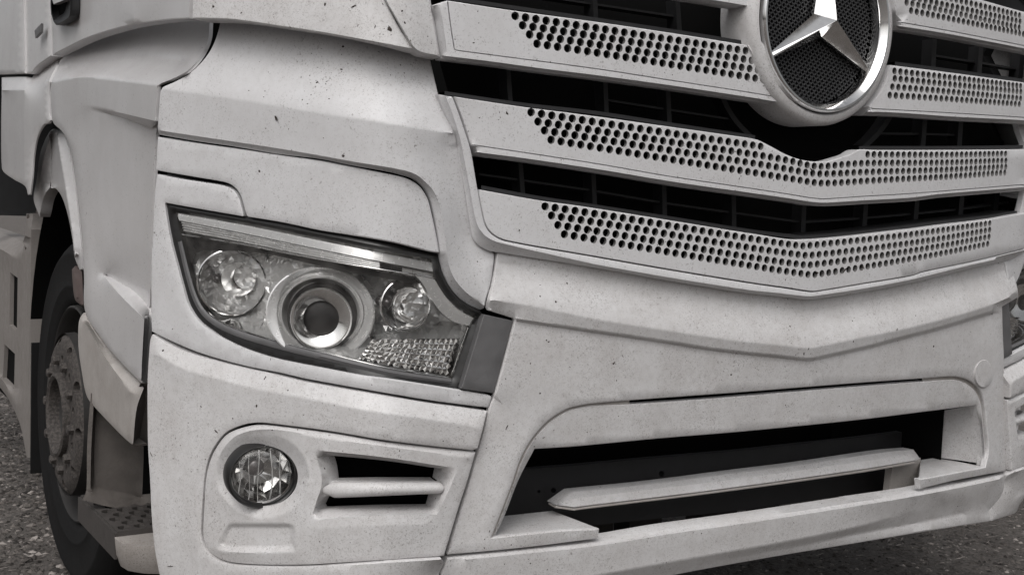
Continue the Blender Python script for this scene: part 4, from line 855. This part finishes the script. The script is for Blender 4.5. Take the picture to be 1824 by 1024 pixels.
for (x, y) in cs: V += [(x, max(y, .0)+.0, .338), (x, y, .334), (x+.004, y+.004, .300), (x+.018, y+.018, .268), (x, .842, .341)]
for i in range(len(cs)-1):
    for k in (0, 1, 2): Fc.append((i*5+k, i*5+k+1, (i+1)*5+k+1, (i+1)*5+k))
    Fc.append((i*5+4, i*5+0, (i+1)*5+0, (i+1)*5+4))
link('step_corner', V, Fc, 'mud_corner', step, 40)
mirrored(FLANK)
# ------------------------------------------------------------------ wheel
WC = np.array([-1.174, 1.60, .485]); AX = (1, 0, 0)
wheel = bpy.data.objects.new('wheel', None); COL.objects.link(wheel); wheel.parent = truck
tp = [(.302, .020), (.312, .004), (.330, -.006), (.352, -.010), (.356, -.0125), (.362, -.0125), (.366, -.010), (.40, -.014), (.44, -.012), (.446, -.014), (.452, -.012), (.470, .0), (.486, .016), (.496, .034)]
for g in (.075, .125, .175, .225): tp += [(.5, g-.007), (.486, g-.005), (.486, g+.005), (.5, g+.007)]
tp += [(.498, .27), (.48, .30), (.40, .315)]
MB().lathe(tp, WC, AX, n=96).build('tyre', 'rubber', wheel, 40)
MB().lathe([(.305, .016), (.303, -.002), (.298, -.006), (.293, -.002), (.288, .02), (.272, .045), (.262, .09), (.258, .2), (.2, .22)], WC, AX, n=72).build('rim', 'steel_dark', wheel, 40)
R0 = -.038
def disc(name, r0, r1, holes, x0, th, mat, parent, dish):
    o = [(1000*r1*math.cos(a), 1000*r1*math.sin(a), 0.0) for a in np.arange(80)*2*math.pi/80]; i_ = [(1000*r0*math.cos(a), 1000*r0*math.sin(a), 0.0) for a in np.arange(48)*2*math.pi/48]
    P, T, vv, loops = cdt(np.array(o), [np.array(i_)]+[np.array([(x, y, 0.0) for x, y in h]) for h in holes], [], 14, 0)
    rr = np.linalg.norm(P, axis=1)/1000; V = [(WC[0]+x0+dish*(max(0, r-.185)/.03)**2, WC[1]+p[0]/1000, WC[2]+p[1]/1000) for p, r in zip(P, rr)]; n = len(V)
    V += [(x+th, y, z) for x, y, z in V]; Fc = []
    for t in T:
        a = P[t]; s = (a[1, 0]-a[0, 0])*(a[2, 1]-a[0, 1])-(a[2, 0]-a[0, 0])*(a[1, 1]-a[0, 1]); t = tuple(int(i) for i in (t[::-1] if s > 0 else t)); Fc.append(t)
    for lp in loops:
        for i in range(len(lp)): Fc.append((lp[i], lp[(i+1) % len(lp)], lp[(i+1) % len(lp)]+n, lp[i]+n))
    return link(name, V, Fc, mat, parent, 35)
hh = []
for k in range(10):
    a0 = 2*math.pi*k/10+.1
    for (rc, da, ra, rb) in ((.196, 0, 17, 23), (.156, .31, 12, 17)):
        cx, cy = 1000*rc*math.cos(a0+da), 1000*rc*math.sin(a0+da)
        hh.append([(cx+math.cos(a0+da)*ra*math.cos(b)-math.sin(a0+da)*rb*math.sin(b)*(.75+.25*math.cos(b)), cy+math.sin(a0+da)*ra*math.cos(b)+math.cos(a0+da)*rb*math.sin(b)*(.75+.25*math.cos(b))) for b in np.arange(12)*2*math.pi/12])
dk = disc('wheel_disc', .112, .226, hh, R0, .02, 'steel_mud', wheel, .012)
for k in range(10):
    a0 = 2*math.pi*k/10+.1; c = WC+np.array([R0, .152*math.cos(a0), .152*math.sin(a0)])
    MB().lathe([(.0001, -.016), (.009, -.016), (.0135, -.013), (.015, 0), (.020, .001)], c, AX, n=6).build('wheel_nut', 'steel_mud', wheel, 20)
MB().lathe([(.226, .012), (.228, .04), (.2, .07)], WC+np.array([R0, 0, 0]), AX, n=64).build('disc_edge', 'steel_dark', wheel, 40)
MB().lathe([(.118, .004), (.116, -.014), (.108, -.018), (.100, -.012), (.094, .02), (.088, .05)], WC+np.array([R0, 0, 0]), AX, n=56).build('hub_ring', 'steel_mud', wheel, 40)
MB().lathe([(.09, .05), (.086, .02), (.074, .012), (.06, .024), (.0001, .026)], WC+np.array([R0, 0, 0]), AX, n=48).build('hub_cap', 'steel_dark', wheel, 40)
MB().lathe([(.225, .05), (.0001, .05)], WC, AX, n=48).build('brake_drum', 'void', wheel, 40)
# wheel arch liner and what is seen in the dark behind it
m = MB(); R3 = []
for X in (-1.17, -.72):
    R3.append([np.array([X, WC[1]+.72*math.cos(a)*.95, WC[2]+.03+.70*math.sin(a)]) for a in np.linspace(-.15, math.pi+.15, 30)])
loft3('arch_liner', R3, 'void', truck, 40)
MB().box((-.74, .55, .30), (-.70, 2.4, 1.35)).build('arch_inner_wall', 'void', truck, 30)
MB().box((-1.19, 2.13, .20), (-.86, 2.142, .62)).build('mud_flap', 'rubber', truck, 30)
S_('side_skirt', [(57, 409, -.08), (61, 380, -.10), (47, 380.5, -.08), (44.5, 420, -.08), (41, 431, -.15), (0, 413, -.15), (-50, 396, -.15), (-60, 560, -.08), (-60, 640, -.08), (0, 690, -.08), (33, 748, -.08), (48, 816, -.08), (54.5, 816, -.08)], step=9, seg=5, ring=1.3, mat='skirt', flange=.05, hole_flange=.014,
   creases=[[(44, 440, -.078), (40, 457, -.08), (33, 462.5, -.08), (0, 443, -.08), (-50, 415, -.08)], [(-50, 640, -.075), (0, 672, -.075), (30, 722, -.075)]],
   holes=[[(18, 485, -.085), (31.5, 495, -.085), (30, 591, -.085), (16.6, 578, -.085)], [(8, 613, -.085), (26.5, 630, -.085), (25, 693, -.085), (5, 673, -.085)]], angle=38)
S_('skirt_backing', [(-60, 440), (45, 480), (45, 740), (-60, 620)], d=-.10, step=30, ring=0, mat='void', flange=0)
MB().tube([(-1.05, 2.75, .93), (-.3, 2.75, .93)], .12, 20).build('air_tank', 'steel_mud', truck, 40)
MB().box((-1.12, 2.30, 1.085), (-.3, 2.38, 1.115)).build('cross_rail', 'steel_mud', truck, 30)
MB().box((-.95, .52, .37), (.95, .9, 1.35)).build('intake_dark_blocker', 'void', truck, 30); MB().box((-.6, .95, .46), (.6, 3.2, 1.05)).build('bay_light_blocker', 'void', truck, 30)  # unseen dark boxes added to stop light leaking through behind the front
MB().box((-1.05, 2.32, .55), (1.05, 2.40, 2.0)).build('cab_rear_wall', 'void', truck, 30)
MB().box((-1.10, .95, 1.30), (1.10, 2.3, 1.95)).build('cab_floor', 'void', truck, 30)
MB().box((-1.19, 3.0, 1.0), (1.19, 3.06, 2.6)).build('trailer_bulkhead', 'plastic_black', truck, 30)
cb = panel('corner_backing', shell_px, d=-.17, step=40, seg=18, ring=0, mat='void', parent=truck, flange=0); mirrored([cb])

# ------------------------------------------------------------------ what the road left on the paint
from mathutils.bvhtree import BVHTree
M['speck'] = simple('dried_insects', (0.035, 0.025, 0.02), 0.7, noise=0.4, nscale=200)
sv, sf = [], []
def blob(p, n, r, el=1.0, h=.0006):
    n = n/np.linalg.norm(n); a = np.cross(n, [0.3, 0.2, 1]); a /= np.linalg.norm(a); b_ = np.cross(n, a); th = rnd.uniform(0, 6.28); b0 = len(sv); k = 7
    u, v_ = math.cos(th)*a+math.sin(th)*b_, -math.sin(th)*a+math.cos(th)*b_
    for i in range(k):
        t = 2*math.pi*i/k; rr = r*rnd.uniform(.55, 1.15); sv.append(p+n*.0002+u*rr*math.cos(t)*el+v_*rr*math.sin(t)/el)
    sv.append(p+n*(.0004+h)); sf.extend((b0+i, b0+(i+1) % k, b0+k) for i in range(k))
def tris_of(o):
    me = o.data; co_ = np.empty(len(me.vertices)*3); me.vertices.foreach_get('co', co_); return co_.reshape(-1, 3), [tuple(p.vertices) for p in me.polygons]
sd_ = []
for o in list(COL.objects):
    if o.type == 'MESH' and o.name.split('.')[0] in ('headlight_cowl', 'headlight_flap', 'bumper', 'bumper_corner', 'corner_deflector', 'corner_panel', 'slat', 'intake_frame', 'fog_lamp_bezel', 'headlight_surround', 'bumper_lip', 'fender', 'intake_vane'): sd_.append(o)
AV, AT = [], []
for o in sd_:
    v_, t_ = tris_of(o); b0 = len(AV); AV += list(v_); AT += [tuple(i+b0 for i in p) for p in t_]
bvh = BVHTree.FromPolygons([Vector(p) for p in AV], AT)
def hit(x, y):
    r_ = rays([(x, y)])[0]; loc, nr, i_, d_ = bvh.ray_cast(Vector(CC), Vector(r_).normalized())
    if loc is None: return None
    nr = np.array(nr); nr = nr if nr@(-r_) > 0 else -nr; return np.array(loc), nr
for (x, y, r, el) in ((695, 53, .0052, 1.1), (385, 768, .0034, 1.7), (611, 278, .0032, 1.2), (462, 305, .0026, 1.1), (565, 147, .0030, 1.1), (611, 83, .0030, 1.1), (380, 12, .0030, 1), (579, 8, .0026, 1.4), (630, 12, .003, 2), (903, 202, .0030, 1.4), (854, 210, .0012, 1), (925, 410, .0022, 1.3), (990, 538, .0026, 1), (1010, 504, .002, 1.2),
        (1407, 581, .0022, 1.4), (1432, 630, .0030, 1.6), (1440, 621, .0018, 2), (1520, 608, .0026, 1.4), (1598, 587, .0026, 2), (1663, 617, .0034, 1.1), (1302, 667, .0026, 1.2), (1094, 646, .003, 1.6), (903, 760, .003, 2.2), (962, 700, .0022, 1.2), (973, 606, .0018, 1), (291, 624, .0028, 1), (472, 673, .0024, 2), (457, 723, .0026, 1.3), (358, 724, .0018, 1.2), (415, 745, .0018, 1),
        (270, 810, .0032, 2.2), (303, 1008, .003, 3), (668, 48, .0022, 1.8), (721, 41, .0022, 1.4), (580, 150, .0015, 1.3), (608, 124, .003, 1.5), (716, 20, .002, 1), (1135, 78, .0065, 2.6), (1106, 268, .004, 2.6), (1052, 408, .0065, 1.5), (1166, 175, .003, 1), (1445, 302, .004, 1.8), (1462, 310, .005, 1.6), (1485, 309, .005, 1.6), (1500, 311, .004, 1.5), (1440, 322, .004, 1.6), (1455, 486, .004, 1.5), (1505, 481, .005, 1.6), (1536, 476, .0045, 1.6), (1412, 486, .004, 1.6), (1330, 472, .004, 1.7)):
    q = hit(x, y)
    if q is not None:
        blob(*q, r, el, .0010)
        if r > .0028:
            for _ in range(5):
                q2 = hit(x+rnd.gauss(0, 9), y+rnd.gauss(0, 7))
                if q2 is not None: blob(*q2, rnd.uniform(.0005, .0012), rnd.uniform(1, 2))
cl = [(rnd.uniform(300, 1800), rnd.uniform(-20, 1020)) for _ in range(60)]
for _ in range(1500):
    if rnd.random() < .65: c = rnd.choice(cl); x, y = c[0]+rnd.gauss(0, 45), c[1]+rnd.gauss(0, 30)
    else: x, y = rnd.uniform(290, 1830), rnd.uniform(-40, 1030)
    q = hit(x, y)
    if q is not None: blob(*q, .0004+.0014*rnd.random()**3, rnd.choice((1, 1.2, 1.5, 2.2)))
link('grime_specks', sv, sf, 'speck', truck, 0, 'stuff')
q = hit(493, 211); n_ = q[1]/np.linalg.norm(q[1]); a_ = np.array([.93, .33, -.16]); a_ -= n_*(a_@n_); a_ /= np.linalg.norm(a_); b_ = np.cross(n_, a_)
lv_ = [q[0]+n_*h+a_*u+b_*v for u, v, h in ((-.0062, 0, .001), (-.003, .0028, .0025), (.001, .0030, .003), (.0045, .0014, .002), (.006, 0, .0015), (.0045, -.0014, .0015), (.001, -.0030, .0018), (-.003, -.0026, .0012), (0, 0, .0008), (.0105, -.0012, .002), (.0105, -.0018, .0022), (.006, -.0006, .001))]
leaf = link('dried_leaf', lv_, [(0, 1, 8), (1, 2, 8), (2, 3, 8), (3, 4, 8), (4, 5, 8), (5, 6, 8), (6, 7, 8), (7, 0, 8), (4, 9, 10, 11)], 'speck', None, 0)
leaf['label'] = 'tiny dark dried leaf stuck to the white panel above the headlight'; leaf['category'] = 'leaf'

# ------------------------------------------------------------------ ground
def ground_mat():
    m, t, b = _mat('gravelly_asphalt'); N = t.nodes; L = t.links; tc = N.new('ShaderNodeTexCoord'); O = tc.outputs['Object']
    def nz(s, d=6, r=.65):
        n = N.new('ShaderNodeTexNoise'); n.inputs['Scale'].default_value = s; n.inputs['Detail'].default_value = d; n.inputs['Roughness'].default_value = r; L.new(O, n.inputs['Vector']); return n.outputs['Fac']
    cr = N.new('ShaderNodeValToRGB'); e = cr.color_ramp.elements; e[0].position = .32; e[0].color = (.012, .010, .009, 1); e[1].position = .70; e[1].color = (.21, .188, .172, 1)
    ad = N.new('ShaderNodeMath'); ad.operation = 'MULTIPLY_ADD'; L.new(nz(60, 8, .8), ad.inputs[0]); ad.inputs[1].default_value = .8
    m2 = N.new('ShaderNodeMath'); m2.operation = 'MULTIPLY'; L.new(nz(6), m2.inputs[0]); m2.inputs[1].default_value = .22; L.new(m2.outputs[0], ad.inputs[2]); L.new(ad.outputs[0], cr.inputs[0]); L.new(cr.outputs[0], b.inputs['Base Color'])
    b.inputs['Roughness'].default_value = .85
    bp = N.new('ShaderNodeBump'); bp.inputs['Strength'].default_value = .9; bp.inputs['Distance'].default_value = .012; L.new(nz(90, 6, .7), bp.inputs['Height']); L.new(bp.outputs[0], b.inputs['Normal']); return m
M['ground'] = ground_mat()
g = link('ground', [(-400, -400, 0), (400, -400, 0), (400, 400, 0), (-400, 400, 0)], [(0, 1, 2, 3)], 'ground', None, 0); g['kind'] = 'structure'
def stone_mat():
    m, t, b = _mat('gravel_stone'); N = t.nodes; L = t.links; at = N.new('ShaderNodeAttribute'); at.attribute_name = 'tone'
    cr = N.new('ShaderNodeValToRGB'); e = cr.color_ramp.elements; e[0].color = (.02, .017, .015, 1); e[1].color = (.32, .29, .27, 1); e.new(.75).color = (.11, .097, .088, 1); L.new(at.outputs['Fac'], cr.inputs[0]); L.new(cr.outputs[0], b.inputs['Base Color']); b.inputs['Roughness'].default_value = .8; return m
M['stone'] = stone_mat()
V = []; Fc = []; tone = []
def stones(n, x0, x1, y0, y1, lo, hi):
    for _ in range(n):
        x, y = rnd.uniform(x0, x1), rnd.uniform(y0, y1); s = lo+(hi-lo)*rnd.random()**3; a = rnd.uniform(0, 6.28); e = rnd.uniform(.5, 1); h = s*rnd.uniform(.35, .7); b0 = len(V); ca, sa = math.cos(a), math.sin(a)
        for (u, v) in ((1, 0), (.25, 1), (-.9, .35), (-.4, -.9), (.6, -.75)):
            u *= s*rnd.uniform(.8, 1.1); v *= s*e*rnd.uniform(.8, 1.1); V.append((x+u*ca-v*sa, y+u*sa+v*ca, rnd.uniform(.0, .3)*h))
        V.append((x+rnd.uniform(-.2, .2)*s, y+rnd.uniform(-.2, .2)*s, h))
        Fc.extend((b0+i, b0+(i+1) % 5, b0+5) for i in range(5)); tv = rnd.random(); tone.extend([tv]*6)
stones(20000, -2.0, -.6, 1.0, 5.5, .004, .020); stones(16000, .3, 3.0, .2, 2.4, .003, .013); stones(2500, -1.9, 0.2, -.4, 1.0, .003, .014)
for _ in range(9000):        # dry straw and leaf bits between the stones
    x, y = (rnd.uniform(-1.9, -.6), rnd.uniform(1.0, 5.5)) if rnd.random() < .5 else (rnd.uniform(.3, 3.0), rnd.uniform(.2, 2.4))
    a = rnd.uniform(0, 6.28); l = rnd.uniform(.006, .026); wd = rnd.uniform(.001, .0035); ca, sa = math.cos(a), math.sin(a); z = rnd.uniform(.002, .012); b0 = len(V)
    for (u, v, h) in ((-l, 0, 0), (0, wd, .003), (l, 0, rnd.uniform(0, .006)), (0, -wd, .001)): V.append((x+u*ca-v*sa, y+u*sa+v*ca, z+h))
    Fc.extend([(b0, b0+1, b0+2), (b0, b0+2, b0+3)]); tone.extend([rnd.uniform(.3, 1)]*4)
gr = link('gravel', V, Fc, 'stone', None, 0, 'stuff'); gr['label'] = 'loose grey and brown gravel scattered over the ground'; gr['category'] = 'gravel'
at = gr.data.attributes.new('tone', 'FLOAT', 'POINT'); at.data.foreach_set('value', tone)
